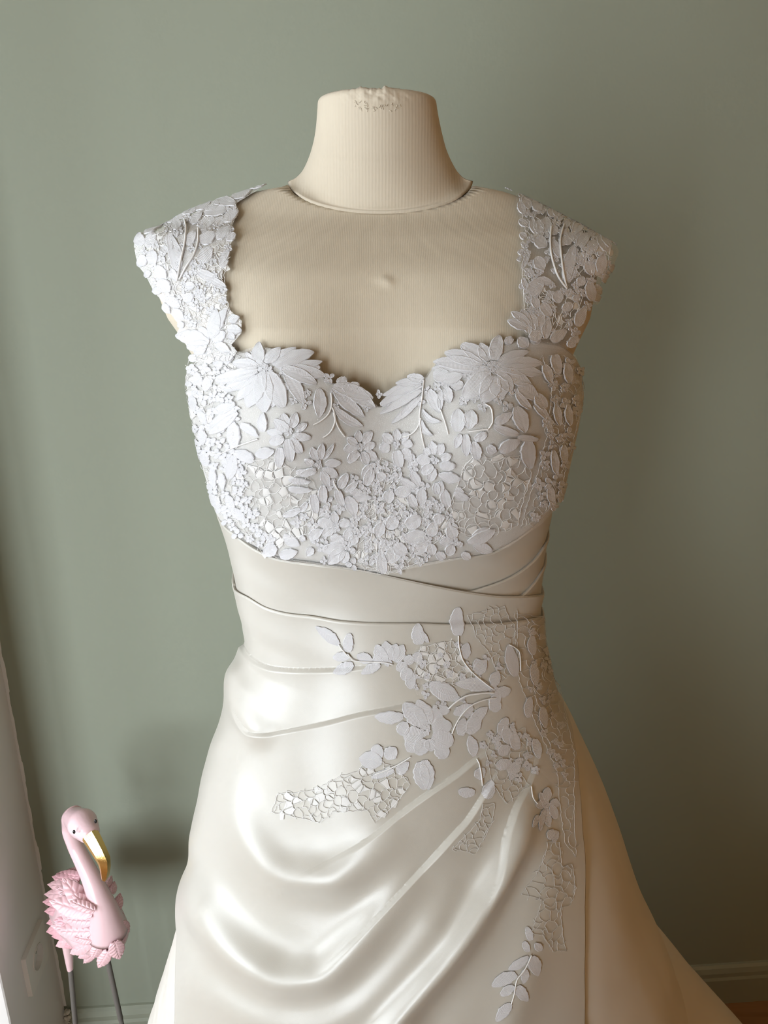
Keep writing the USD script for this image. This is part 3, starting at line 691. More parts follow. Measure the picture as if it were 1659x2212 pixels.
class Lace:
    """One piece of lace laid on a surface; pieces in pattern coordinates, heights in metres."""
    def __init__(self, path, loft, base):
        self.path, self.loft, self.base = path, loft, base
        self.k = 0.8                # relief
        self.jobs = []
    def leaf(self, x0, y0, x1, y1, w, bend=0.0, name='leaf', lift=0.0):
        nu, nv = 13, 13
        a, b = np.array([x0, y0], float), np.array([x1, y1], float)
        d = b - a; L = np.hypot(*d); d /= L; n = np.array([-d[1], d[0]])
        w = min(w * 1.08, 0.95 * L)
        bend = bend + RNG.uniform(-0.05, 0.05) * L
        u = np.linspace(0, 1, nu)[:, None]
        v = np.array([-1, -0.93, -0.83, -0.72, -0.45, -0.12, 0, 0.12, 0.45, 0.72, 0.83, 0.93, 1])[None, :]
        blunt = RNG.uniform(0.5, 0.85)
        prof = (np.sin(np.pi * np.clip(0.06 + u * 0.92, 0, 1) ** RNG.uniform(0.8, 1.1))) ** blunt
        ph = RNG.uniform(0, 6, 4)
        av = np.abs(v)
        edge = 1 + (0.05 * np.sin(u * 17 + ph[0]) + 0.05 * np.sin(u * 31 + ph[1] + v) + 0.04 * np.sin(u * 47 + ph[2])) * av ** 4
        px = a + d * (u * L)[..., None] + n * ((v * w / 2 * prof * edge) + bend * np.sin(np.pi * u))[..., None]
        h = np.interp(av, [0, 0.12, 0.45, 0.72, 0.83, 0.93, 1.0], [0.00022, 0.00045, 0.00055, 0.00038, 0.00082, 0.00070, -0.0001])
        h = h * np.clip(np.minimum(u / 0.10 + 0.25, (1 - u) / 0.08), 0, 1) + lift + RNG.uniform(0, 0.00045)
        h = h + 0.00012 * np.sin(u * 13 + ph[3] + v * 3)
        h = np.where((u >= 1) | (av >= 1), np.minimum(h, 0.0001 + lift * 0.4), h) + 0 * u
        per = RNG.uniform(2.3, 3.1)
        sk = RNG.uniform(0.1, 0.5)
        st = np.stack([u * L / per + av * w / per * sk, v * 3 + ph[0] + 0 * u], -1)
        self.jobs.append((name, px.reshape(-1, 2), h.reshape(-1), tris(grid_faces(nu, nv))[:, ::-1], st.reshape(-1, 2), 'embroidery'))
    def cord(self, pts, r=0.00055, name='stem', mat='cord'):
        c = smoothcurve(pts, max(6, int(LineString(pts).length / 7)))
        self.jobs.append((name, c, r, 'tube', None, mat))
    def net(self, poly, cell=24.0, r=0.00023, jitter=0.5, wiggle=0.28, fill=0.38):
        cell = cell * 0.72
        poly = Polygon(poly).buffer(0)
        x0, y0, x1, y1 = poly.bounds
        gx, gy = np.meshgrid(np.arange(x0 - 60, x1 + 60, cell), np.arange(y0 - 60, y1 + 60, cell * 0.86))
        gx = gx + (np.arange(len(gx)) % 2)[:, None] * cell / 2
        p = np.stack([gx.ravel(), gy.ravel()], 1) + RNG.uniform(-1, 1, (gx.size, 2)) * cell * jitter
        vor = Voronoi(p)
        paths = []
        for i, j in vor.ridge_vertices:
            if i < 0 or j < 0:
                continue
            a, b = vor.vertices[i], vor.vertices[j]
            L = np.hypot(*(b - a))
            if L < 2 or L > cell * 2.2 or not poly.covers(Point((a + b) / 2)):
                continue
            n = np.array([-(b - a)[1], (b - a)[0]]) * RNG.uniform(-wiggle, wiggle) * 1.6
            t = np.linspace(0, 1, 5)[:, None]
            paths.append(a + (b - a) * t + n * np.sin(np.pi * t))
        ring = np.array(poly.exterior.segmentize(7).coords)
        ring = ring + RNG.uniform(-1.6, 1.6, ring.shape); ring[-1] = ring[0]
        for k in range(0, len(ring) - 1, 6):
            paths.append(ring[k:k + 7])
        self.jobs.append(('corded_net', paths, r, 'net', None, 'cord' if fill > 0 else 'sheer'))
        vs, hs, fs, sts, o = [], [], [], [], 0
        for k, reg in enumerate(vor.point_region):
            reg = vor.regions[reg]
            if len(reg) < 3 or -1 in reg or RNG.random() > fill:
                continue
            c = vor.vertices[reg]; m = c.mean(0)
            if not poly.contains(Point(m)) or np.abs(c - m).max() > cell * 1.4:
                continue
            g = np.array(Polygon(c).buffer(-2.6).buffer(1.2, quad_segs=2).exterior.coords)[:-1] if not Polygon(c).buffer(-2.6).is_empty and Polygon(c).buffer(-2.6).geom_type == 'Polygon' else None
            if g is None or len(g) < 4:
                continue
            m = g.mean(0); n_ = len(g)
            vs.append(np.vstack([m, m + (g - m) * 0.75, g])); hs.append(np.r_[0.00016, np.full(n_, 0.00016), np.full(n_, -0.0001)])
            i_ = np.arange(n_); j_ = (i_ + 1) % n_
            f_ = np.vstack([np.stack([0 * i_, 1 + i_, 1 + j_], 1), tris(np.stack([1 + i_, 1 + n_ + i_, 1 + n_ + j_, 1 + j_], 1))])
            e1 = g[1] - g[0]; e2 = m - g[0]
            if e1[0] * e2[1] - e1[1] * e2[0] > 0: f_ = f_[:, ::-1]
            fs.append(f_ + o); o += 2 * n_ + 1
            an_ = RNG.uniform(0, 3.14); q_ = (vs[-1] - m)
            sts.append(np.stack([(q_[:, 0] * math.cos(an_) + q_[:, 1] * math.sin(an_)) / 2.6, (q_[:, 1] * math.cos(an_) - q_[:, 0] * math.sin(an_)) / 9], 1))
        if vs:
            self.jobs.append(('net_filling', np.vstack(vs), np.concatenate(hs), np.vstack(fs), np.vstack(sts), 'sheer'))
    def sequin(self, x, y, r=4.5):
        a = np.linspace(0, 2 * np.pi, 17)
        self.jobs.append(('sequin', np.stack([x + r * np.cos(a), y + r * np.sin(a)], 1), 0.00028, 'tube', None, 'sequin'))
    def floret(self, x, y, r, n):
        vs, hs, fs, sts, o = [], [], [], [], 0
        a0 = RNG.uniform(0, 6.28)
        for i in range(n):
            keep = len(self.jobs)
            a = a0 + 2 * np.pi * i / n + RNG.uniform(-0.25, 0.25)
            L = r * RNG.uniform(0.75, 1.15)
            self.leaf(x + 0.08 * r * np.cos(a), y + 0.08 * r * np.sin(a), x + L * np.cos(a), y + L * np.sin(a), r * RNG.uniform(0.6, 0.85))
            _, p, h, f, st, _m = self.jobs.pop(keep)
            vs.append(p); hs.append(h * 0.75); fs.append(f + o); sts.append(st); o += len(p)
        self.jobs.append(('floret', np.vstack(vs), np.concatenate(hs), np.vstack(fs), np.vstack(sts), 'embroidery'))
    def fill(self, poly, gap, r, count):
        used = [j[1].mean(0) for j in self.jobs if j[0] in ('leaf', 'petal')]
        poly = Polygon(poly).buffer(0); x0, y0, x1, y1 = poly.bounds
        made = 0
        for _ in range(count * 40):
            p = np.array([RNG.uniform(x0, x1), RNG.uniform(y0, y1)])
            if not poly.contains(Point(p)) or (used and np.min(np.hypot(*(np.array(used) - p).T)) < gap):
                continue
            used.append(p); made += 1
            self.floret(p[0], p[1], r * RNG.uniform(0.8, 1.2), int(RNG.integers(3, 6)))
            if made >= count:
                break
    def gather(self, first):
        """The florets made since the first job become one part."""
        fl_ = self.jobs[first:]; del self.jobs[first:]
        o, fs = 0, []
        for j in fl_:
            fs.append(j[3] + o); o += len(j[1])
        self.jobs.append(('small_florets', np.vstack([j[1] for j in fl_]), np.concatenate([j[2] for j in fl_]), np.vstack(fs), np.vstack([j[4] for j in fl_]), 'embroidery'))
    def items(self, text, ox, oy, k):
        """L/P x0 y0 x1 y1 w [bend]; C x y x y ...; S x y - as read off an enlargement k times, origin ox oy."""
        for line in text.replace('\n', ';').split(';'):
            q = line.split()
            if not q:
                continue
            v = np.array([float(z) for z in q[1:]])
            if q[0] in 'LP':
                w = v[4] / k; bd = (v[5] / k) if len(v) > 5 else 0.0
                self.leaf(ox + v[0] / k, oy + v[1] / k, ox + v[2] / k, oy + v[3] / k, w, bd, 'leaf' if q[0] == 'L' else 'petal')
            elif q[0] == 'C':
                self.cord(np.stack([ox + v[0::2] / k, oy + v[1::2] / k], 1))
            elif q[0] == 'T':
                self.cord(np.stack([ox + v[0::2] / k, oy + v[1::2] / k], 1), 0.00075)
            elif q[0] == 'S':
                self.sequin(ox + v[0] / k, oy + v[1] / k)
            elif q[0] == 'N':
                self.net(np.stack([ox + v[1::2] / k, oy + v[2::2] / k], 1), v[0])
            elif q[0] == 'M':
                self.net(np.stack([ox + v[1::2] / k, oy + v[2::2] / k], 1), v[0], 0.00020, fill=0.0)
    def build(self):
        for name, px, h, f, st, mat in self.jobs:
            if isinstance(f, str) and f == 'tube':
                obj(name, tube(self.loft.lay(px, self.base + h * 1.3), h, 7), mat, self.path)
            elif isinstance(f, str):
                allp = np.concatenate(px); P = self.loft.lay(allp, self.base + h * (1.2 if self.k > 0.5 else 0.1))
                parts, o = [], 0
                for q in px:
                    parts.append(tube(P[o:o + len(q)], h, 5, caps=False)); o += len(q)
                obj(name, merge(parts), mat, self.path, kind='stuff')
            else:
                obj(name, (self.loft.lay(px, self.base + self.k * h), f), mat, self.path, uv=st, kind='stuff' if name in ('net_filling', 'small_florets') else None)

def sheet(loft, poly, h, step=9.0):
    """A sheet of tulle over a polygon of the pattern."""
    poly = Polygon(poly).buffer(0)
    x0, y0, x1, y1 = poly.bounds
    gx, gy = np.meshgrid(np.arange(x0, x1, step), np.arange(y0, y1, step), indexing='ij')
    ins = np.stack([gx.ravel(), gy.ravel()], 1)
    ins = ins[shapely.contains_xy(poly.buffer(-step * 0.55), ins[:, 0], ins[:, 1])]
    ring = np.array(poly.exterior.segmentize(step).coords)[:-1]
    p = np.vstack([ring, ins])
    from scipy.spatial import Delaunay
    tri = Delaunay(p).simplices
    cen = p[tri].mean(1)
    tri = tri[shapely.contains_xy(poly, cen[:, 0], cen[:, 1])]
    e1, e2 = p[tri[:, 1]] - p[tri[:, 0]], p[tri[:, 2]] - p[tri[:, 0]]
    flip = (e1[:, 0] * e2[:, 1] - e1[:, 1] * e2[:, 0]) > 0
    tri[flip] = tri[flip][:, ::-1]
    return loft.lay(p, h), tri
def pts(text, ox, oy, k):
    v = np.array([float(q) for q in text.split()])
    return np.stack([ox + v[0::2] / k, oy + v[1::2] / k], 1)

# bodice lace -------------------------------------------------------
BOD = [(408, 800), (425, 782), (470, 760), (525, 760), (560, 748), (640, 768), (690, 795), (705, 825), (760, 838), (818, 878), (872, 838), (920, 815), (945, 782), (1000, 765), (1060, 748), (1130, 736), (1200, 742), (1238, 768), (1252, 810), (1246, 900), (1232, 980), (1214, 1060), (1204, 1088), (1165, 1130), (1095, 1180), (977, 1208), (864, 1230), (820, 1240), (742, 1224), (601, 1204), (507, 1152), (478, 1118), (446, 1020), (422, 900), (410, 840)]
bl = Lace(obj('bodice_lace', sheet(G, BOD, 0.0022), 'tulle', gown, label='white floral lace over the bodice'), G, 0.0022)
bl.items('''P 650 190 655 0 110;P 620 200 540 90 60;P 700 180 830 50 100;P 760 190 960 50 110;P 790 210 1110 90 120;P 810 220 1180 170 90;P 830 240 1200 290 110;P 850 230 1130 360 110
P 640 210 430 180 100;P 640 240 280 320 110;P 630 290 360 420 100;P 630 300 470 500 90;P 660 270 690 390 60;P 870 270 1020 540 110;P 700 260 560 560 160;P 700 260 700 600 160;P 720 260 860 560 170
L 1150 400 1150 645 110;C 1250 440 1255 540 1230 610 1180 660 1100 705;C 1260 560 1285 650 1260 740 1180 810;C 1270 600 1300 700 1370 800
L 1270 380 1620 480 120;L 1280 400 1540 640 110;L 1270 550 1530 720 80 20;L 1350 360 1640 560 130;L 1300 350 1390 315 70;L 1400 400 1500 360 70;L 1480 440 1620 480 80
L 440 540 270 600 90;L 470 560 230 720 100;L 480 600 230 780 80;L 450 900 440 680 110;S 425 780;S 325 720;L 500 700 650 800 70;C 240 950 300 950 450 890 650 820;L 690 760 690 600 80
P 890 740 850 610 90;P 920 730 960 600 80;P 900 750 780 660 90;P 960 760 1050 690 60;P 930 790 1085 810 70;P 920 810 1010 940 80;P 890 820 920 1010 90;P 860 810 740 850 90;P 850 780 720 760 70
L 830 890 820 1060 80;L 780 920 620 950 90;L 610 1000 440 930 90;L 440 960 400 1170 100
P 1140 1000 1090 890 70;P 1165 990 1180 860 70;P 1190 990 1280 860 40;P 1200 1030 1345 1020 70;P 1180 1070 1320 1140 80;P 1180 1090 1240 1230 80;P 1110 1030 1030 990 60;P 1130 1080 990 1120 60
L 1190 1210 1200 1370 80;L 1110 1290 1140 1460 80;L 1330 1240 1400 1110 80;L 1310 1250 1370 1400 70;L 1380 1270 1490 1180 60;C 1280 1170 1300 1220 1330 1260;L 1400 1310 1470 1480 110;L 1420 1270 1540 1280 70;L 1440 1340 1610 1320 70
P 1490 850 1490 750 70;P 1530 860 1610 760 80;P 1480 870 1390 810 70;P 1480 900 1360 910 90;P 1490 930 1400 1020 80;P 1540 900 1640 860 70;P 1530 930 1570 1040 80;P 1560 920 1659 1000 80
L 1600 1040 1530 1150 90;L 1610 1080 1560 1220 90
P 1290 1560 1150 1530 90;P 1300 1540 1290 1440 80;P 1330 1550 1430 1540 80;P 1280 1590 1190 1650 90
P 1380 1720 1260 1660 100;P 1400 1700 1420 1600 100;P 1420 1720 1500 1650 90;P 1370 1750 1180 1780 110;P 1380 1780 1240 1900 120;P 1400 1790 1360 1890 100;P 1420 1770 1480 1790 80
L 1040 1700 1010 1650 50;L 860 1650 1000 1740 90;L 1080 1680 1190 1600 90;L 1110 1760 1060 1830 70;L 800 1750 690 1820 130;L 830 1830 980 1790 90;L 1010 1420 850 1480 60;L 1060 1360 1000 1440 50;L 960 1100 1130 1100 60;L 900 1160 1090 1180 50;L 900 1240 1100 1250 55
L 80 450 110 600 60;L 150 580 200 700 60;L 60 110 130 150 70;L 130 60 260 80 90;L 220 300 200 420 80;L 300 100 330 220 90;L 400 60 380 190 90;L 120 250 160 380 70;L 160 740 180 880 70;L 170 960 220 1060 70;L 260 1060 280 1250 60;L 330 1120 350 1260 60;L 240 1300 320 1440 70;L 380 1300 440 1450 70;L 420 1420 540 1520 80
N 27 440 1000 620 1000 800 960 900 1060 1000 1100 1110 1180 1160 1300 1250 1400 1200 1540 1060 1640 860 1700 700 1830 600 1700 480 1420 400 1200
N 24 1450 1350 1640 1350 1659 1700 1659 1950 1560 1960 1480 1800 1500 1650 1440 1480
N 26 60 150 420 60 500 130 420 300 300 420 250 560 210 700 230 900 220 1060 300 1250 400 1430 560 1640 480 1600 330 1470 270 1300 190 1100 130 900 70 600 30 400''', 400, 740, 3.9976)
bl.items('''P 880 230 920 40 100;P 850 230 780 100 100;P 820 240 640 110 110;P 800 260 515 170 110;P 780 280 430 240 110;P 780 300 420 290 80;P 910 250 1140 160 80;P 930 270 1240 250 100;P 920 290 1240 330 90;P 900 310 1160 420 110
P 850 300 690 370 110;P 840 310 800 400 80;P 850 340 650 520 150;P 880 350 800 550 150;P 900 350 930 520 150;P 930 340 1010 470 110;L 960 100 1020 60 60
L 360 370 230 350 70;L 350 390 140 400 70;L 340 400 40 490 80;L 345 420 20 560 70;L 340 450 20 630 70;L 340 500 110 700 60;C 360 380 350 500 330 650 350 800 370 880;L 350 600 490 690 50 20;L 340 680 430 790 50 20;C 340 660 290 760 200 800
L 400 450 480 620 90;L 490 450 490 600 50;C 490 600 510 650 550 780;L 530 420 560 550 90;L 560 400 660 420 80;L 430 340 560 330 110;L 500 380 660 340 90
L 620 760 620 590 110;L 700 740 720 600 110;L 640 780 600 880 60;L 680 780 680 940 70;L 740 830 760 970 80;L 740 820 830 770 60;C 830 750 870 680 860 590 820 560;C 700 760 800 745 840 740
L 890 700 1015 620 70;L 1040 580 1110 770 110;L 880 720 1060 780 60;L 1050 800 1215 820 50;L 920 900 1070 820 90;L 1130 830 1150 1040 110;L 840 860 890 920 90;L 1040 470 1150 600 60;L 1060 420 1200 520 110;L 1180 560 1290 680 60;L 1190 480 1260 600 90
P 440 930 420 830 70;P 470 930 510 850 70;P 410 930 360 880 60;P 410 970 300 970 80;P 430 1010 340 1070 80;P 440 1030 400 1130 80;P 490 960 570 930 60;P 480 1010 600 1010 70;L 470 1080 640 1110 80;L 490 1130 470 1230 70;L 450 1140 450 1230 60
P 150 830 150 740 70;P 120 840 40 780 80;P 190 840 280 860 70;P 200 890 260 970 80;P 150 900 180 1030 90;P 100 880 10 880 90;P 190 820 250 770 60
L 330 1170 260 1050 70;L 300 1180 170 1110 60;L 340 1310 340 1180 80;L 260 1200 130 1220 90;L 250 1230 300 1330 70;S 120 1150;L 60 1120 0 1060 80;L 100 1200 80 1300 90;L 140 1400 80 1500 110;L 40 1450 0 1560 90
L 540 1330 510 1190 80;L 580 1220 700 1260 60;L 600 1180 650 1230 60;P 370 1550 200 1560 110;P 390 1550 440 1440 90;P 380 1600 280 1690 100;P 400 1610 420 1700 100;L 220 1480 330 1400 110;L 430 1440 510 1390 80
P 580 1570 540 1470 110;P 560 1590 470 1600 100;P 570 1620 530 1700 110;P 600 1610 650 1620 80;L 680 1600 890 1500 90;L 720 1620 870 1670 80;L 720 1570 840 1490 70;P 160 1640 90 1760 120;P 130 1620 230 1690 100;L 50 1840 30 1680 80;L 450 1680 510 1730 70;L 640 1680 700 1730 60
L 1060 60 1130 130 90;L 1160 100 1220 40 90;L 1250 260 1300 400 70;L 1330 180 1360 330 80;L 1420 240 1440 400 70;L 1340 560 1370 720 60;L 1430 560 1450 720 60;L 1320 900 1340 1080 60;L 1400 860 1410 1000 60;L 1300 1180 1320 1320 60
N 28 660 1020 740 930 900 960 1100 930 1160 1060 1130 1180 1080 1350 1050 1480 880 1530 720 1560 560 1480 520 1380 600 1200
N 24 20 960 120 1000 230 1250 330 1360 480 1380 560 1500 440 1600 340 1740 150 1830 60 1840 20 1600
M 27 1240 200 1400 180 1540 330 1540 560 1470 840 1400 1100 1370 1290 1200 1420 1080 1500 1130 1300 1210 1050 1270 800 1310 450''', 815, 715, 3.5298)
for cx_, cy_, r_ in ((572, 797, 15), (626, 931, 10), (688, 998, 9), (777, 962, 10), (725, 1130, 10), (750, 1175, 12), (1066, 795, 14), (940, 990, 10), (857, 958, 10), (922, 1162, 11), (979, 1165, 11)):
    bl.floret(cx_, cy_, r_, 6)
bl.fill([(412, 800), (470, 770), (505, 800), (520, 950), (545, 1100), (610, 1190), (505, 1148), (470, 1090), (430, 960)], 17, 13, 60)
bl.fill([(770, 1010), (900, 990), (960, 1080), (1000, 1190), (860, 1228), (700, 1212), (640, 1120), (700, 1040)], 17, 13, 70)
bl.fill([(1190, 760), (1250, 800), (1240, 900), (1225, 990), (1205, 1080), (1150, 1130), (1165, 1000), (1180, 880)], 20, 13, 36)
bl.fill([(560, 760), (690, 800), (760, 850), (870, 850), (940, 800), (1080, 760), (1130, 800), (1130, 880), (1010, 880), (900, 880), (700, 880), (520, 860)], 19, 12, 34)
for x_, y_ in zip(RNG.normal(570, 40, 6), RNG.normal(825, 22, 6)):
    bl.sequin(x_, y_, 3.4)
for x_, y_ in zip(RNG.normal(1085, 40, 6), RNG.normal(820, 22, 6)):
    bl.sequin(x_, y_, 3.4)
bl.build()

class Around:
    """The bodice unrolled: x = angle (degrees) * 6, y = (1.45 - z) * 2560."""
    def lay(self, px, h=0.0):
        t, z = np.radians(px[..., 0] / 6.0), 1.45 - px[..., 1] / 2560.0
        P, N = G.at(t, z), G.normal(t, z)
        P[..., 0] = P[..., 0]
        return P + N * np.asarray(h)[..., None] if np.ndim(h) else P + N * h
sd_ = Lace(bl.path, Around(), 0.0022)
for a0_, a1_ in ((205, 330), (-150, -18)):
    for _ in range(46):
        sd_.floret(6 * RNG.uniform(a0_, a1_), RNG.uniform(345, 560), 16, int(RNG.integers(4, 6)))
sd_.gather(0)
for name_, p_, h_, f_, st_, m_ in sd_.jobs:
    obj(name_, (sd_.loft.lay(p_, 0.002 + h_), f_[:, ::-1]), m_, sd_.path, uv=st_, kind='stuff')

# cap sleeves ------------------------------------------------------
k = 4.0975
out = pts('''1310 105 1150 155 900 222 640 300 400 412 200 528 150 535 145 600 190 785 255 865 325 1010 400 1105 480 1215 560 1325 520 1410 610 1480 680 1555 700 1640 1000 1640 1060 1560 1010 1500 1095 1400 1095 1290 1000 1205 955 1150 965 1005 920 930 925 850 985 725 965 680 1025 560 995 480 1055 345 1035 275 1200 175''', 260, 380, k)
sl = Lace(obj('cap_sleeve', sheet(S, out, 0.0030, 7), 'tulle_dense', gown, label='white lace cap sleeve on the left of the picture'), S, 0.0032)
sl.items('''L 640 460 745 350 70;L 705 500 860 410 90;L 610 640 680 520 80;L 720 610 860 540 100;L 720 790 830 660 110;L 540 850 450 540 110;L 430 560 480 690 70;L 600 980 690 980 120;L 590 1100 680 1060 100
T 540 930 570 750 600 560 590 430;T 560 920 610 830 680 720 710 600 705 510;L 350 800 440 920 90;L 380 910 470 1030 110;L 300 680 340 800 90;L 440 700 390 650 90;L 480 830 530 930 60;L 700 850 900 930 80;L 830 930 960 1000 70
L 900 800 985 690 70;L 900 820 975 775 60;L 950 600 1035 545 70;L 860 580 1000 500 80;L 920 440 1060 340 80;L 840 260 1040 280 90;L 1000 230 1180 140 60;L 1150 150 1310 105 40;L 650 330 830 250 70;L 420 440 640 320 80;L 230 530 430 420 80;L 470 500 560 430 80
L 240 620 160 540 90;L 260 720 190 790 90;L 300 840 250 880 70;L 400 1020 320 1000 90;L 440 1080 560 1160 80;L 500 1180 600 1260 80;L 560 1280 590 1340 60;L 420 1120 480 1210 60;L 330 540 260 650 90
P 820 1470 520 1400 130;P 800 1490 620 1500 100;P 790 1520 690 1565 80;P 810 1460 740 1330 90;P 830 1440 880 1180 110;P 840 1440 970 1180 100;P 850 1460 960 1390 90;P 860 1420 890 1310 80;P 880 1480 1000 1560 80;S 590 1405;S 930 1385;L 980 1360 1100 1380 90;L 990 1290 1080 1260 80;L 1000 1400 1040 1455 60
L 760 370 960 330 80;L 760 330 900 270 70;L 820 460 960 410 70;L 560 360 700 330 70
N 22 690 760 880 640 980 700 940 900 960 1100 1000 1200 860 1300 680 1280 600 1100 680 1000
N 20 300 560 420 520 480 800 600 1000 600 1200 520 1160 420 980 340 760
N 22 700 320 1030 260 1050 340 990 470 820 560 760 480
N 20 700 1580 1000 1580 1000 1640 720 1640''', 260, 380, k)
sl.fill([(300, 520), (430, 470), (520, 440), (500, 520), (490, 620), (495, 690), (450, 740), (400, 700), (340, 620)], 13, 10, 46)
sl.build()
k = 4.8088
out = pts('''300 127 340 130 480 182 700 212 880 292 970 292 1150 372 1300 455 1400 565 1495 685 1495 770 1440 900 1445 1000 1400 1075 1310 1085 1260 1160 1305 1260 1265 1335 1150 1325 1135 1440 1050 1600 1075 1680 970 1790 860 1800 690 1790 560 1790 515 1640 385 1575 345 1520 405 1425 480 1400 500 1280 465 1190 500 1080 455 900 475 800 520 740 485 650 485 500 445 380 435 235 340 150''', 1020, 380, k)
sr = Lace(obj('cap_sleeve', sheet(S, out, 0.0030, 7), 'tulle', gown, label='white lace cap sleeve on the shaded right of the picture'), S, 0.0032)
sr.items('''T 800 580 790 800 830 1000 940 1180;T 930 560 890 750 900 950 940 1180;L 930 1120 1040 750 120;L 890 880 820 700 80;L 910 740 1050 650 110;L 1030 640 1120 480 110;L 930 560 995 515 90;P 870 470 860 350 130;P 850 460 760 390 80;P 900 460 960 400 80;L 780 570 870 640 110;L 760 600 740 470 120;L 690 640 660 500 110;L 640 690 760 770 130;L 640 640 600 480 80;L 1080 770 1190 640 110
L 1000 480 1090 410 100;L 1120 420 1200 560 90;L 1190 800 1280 720 120;L 1160 900 1210 1030 110;L 1280 1000 1330 830 110;L 1380 800 1290 640 110;L 1330 560 1400 780 90;L 1400 600 1490 740 120;L 1300 1050 1410 1050 110;L 1380 960 1450 930 70;L 1080 1140 1110 1040 110;L 1170 1100 1200 1300 110;L 1200 1240 1290 1280 90;L 1240 1120 1290 1230 80
L 640 880 720 1000 130;L 560 1250 690 1080 150;L 690 1340 780 1470 110;L 640 1100 800 1130 90;L 600 1260 640 1400 90;L 860 1330 850 1200 140;L 900 1400 1000 1320 90;L 1000 1290 1080 1260 70;L 780 1720 940 1600 110;L 1050 1560 1130 1360 110;L 960 1740 1065 1670 80;L 960 1780 1010 1690 90
L 520 430 470 300 80;L 560 560 470 500 70;L 540 690 480 640 70;L 520 830 455 830 60;L 500 900 445 905 60;L 520 1150 465 1185 60;L 560 860 500 1000 50;L 540 1200 500 1080 60;P 560 1560 380 1430 90;P 540 1600 340 1520 100;P 560 1640 500 1400 120;P 620 1600 560 1420 110;P 660 1640 700 1440 110;P 560 1700 690 1640 120;P 720 1700 760 1500 100
L 620 300 480 190 80;L 700 330 620 230 90;L 760 300 700 220 90;L 850 310 760 250 80;L 960 330 915 300 80;L 1100 350 960 290 70;L 1230 430 1100 370 80;L 400 180 340 120 50;L 580 380 500 250 90;L 690 400 600 300 100;L 1290 520 1200 440 80
N 22 980 1200 1120 1180 1060 1400 900 1600 820 1620 880 1450
N 22 1000 1000 1060 900 1120 740 1200 760 1130 960 1060 1050
N 24 500 260 700 230 940 320 1180 430 1330 560 1400 780 1340 1000 1200 1050 1180 820 1000 700 880 560 700 640 560 700 500 450
N 22 500 1000 620 1040 720 1180 800 1300 840 1500 720 1700 560 1680 520 1400''', 1020, 380, k)
sr.fill([(1118, 430), (1180, 440), (1260, 480), (1315, 520), (1310, 600), (1270, 640), (1235, 720), (1150, 735), (1130, 640), (1125, 520)], 13, 11, 60)
sr.build()
# the sleeves carry on over the shoulders to the back
for q, lab in ((0, None), (1, None)):
    t0, t1 = (-168, -110) if q == 0 else (-70, -12)
    v, f = loft_mesh(S, t0, t1, 1.34, 1.498, 40, 60, 0.003)
    obj('back_strap', (v, f), 'tulle_dense', gown)

# hip applique -----------------------------------------------------
def wide(*r):
    return [np.array(x, float) for x in r]
hp = Polygon([(1130, 1330), (1184, 1345), (1200, 1450), (1235, 1560), (1248, 1640), (1246, 1800), (1238, 1900), (1215, 1880), (1200, 1700), (1150, 1650), (1100, 1690), (1060, 1700), (1030, 1640), (1010, 1560), (960, 1520), (900, 1500), (880, 1440), (900, 1395), (1000, 1385), (1010, 1330)])
class OnSkirt:
    """The front of the skirt with its pleats, so that the lace follows them."""
    def lay(self, px, h=0.0):
        px = np.asarray(px, float)
        tz = G.chart(px); P, N = G.at(tz[..., 0], tz[..., 1]), G.normal(tz[..., 0], tz[..., 1])
        d = fl2(np.degrees(tz[..., 0])) - tz[..., 1]
        sash_top = fl1(np.degrees(tz[..., 0])) - tz[..., 1]
        on_sash = -0.0018 + 0.0020 * np.exp(-np.maximum(sash_top, 0) / 0.014) + wrinkle(10, 0.007, 8)(P, tz[..., 0], tz[..., 1])
        top = np.clip(-d / 0.002, 0, 1)
        return P + N * (skirt_off(P, tz[..., 1], px, d) * (1 - top) + on_sash * top + 0.0003 + np.asarray(h))[..., None]
OS = OnSkirt()
def sheet_on(poly, h):
    return sheet(OS, poly, h, 7)
ha = Lace(obj('hip_applique', sheet_on(list(hp.exterior.coords), 0.0002), 'tulle_fine', gown, label='white floral lace applique trailing down from the hip'), OS, 0.0004)
ha.k = 0.3
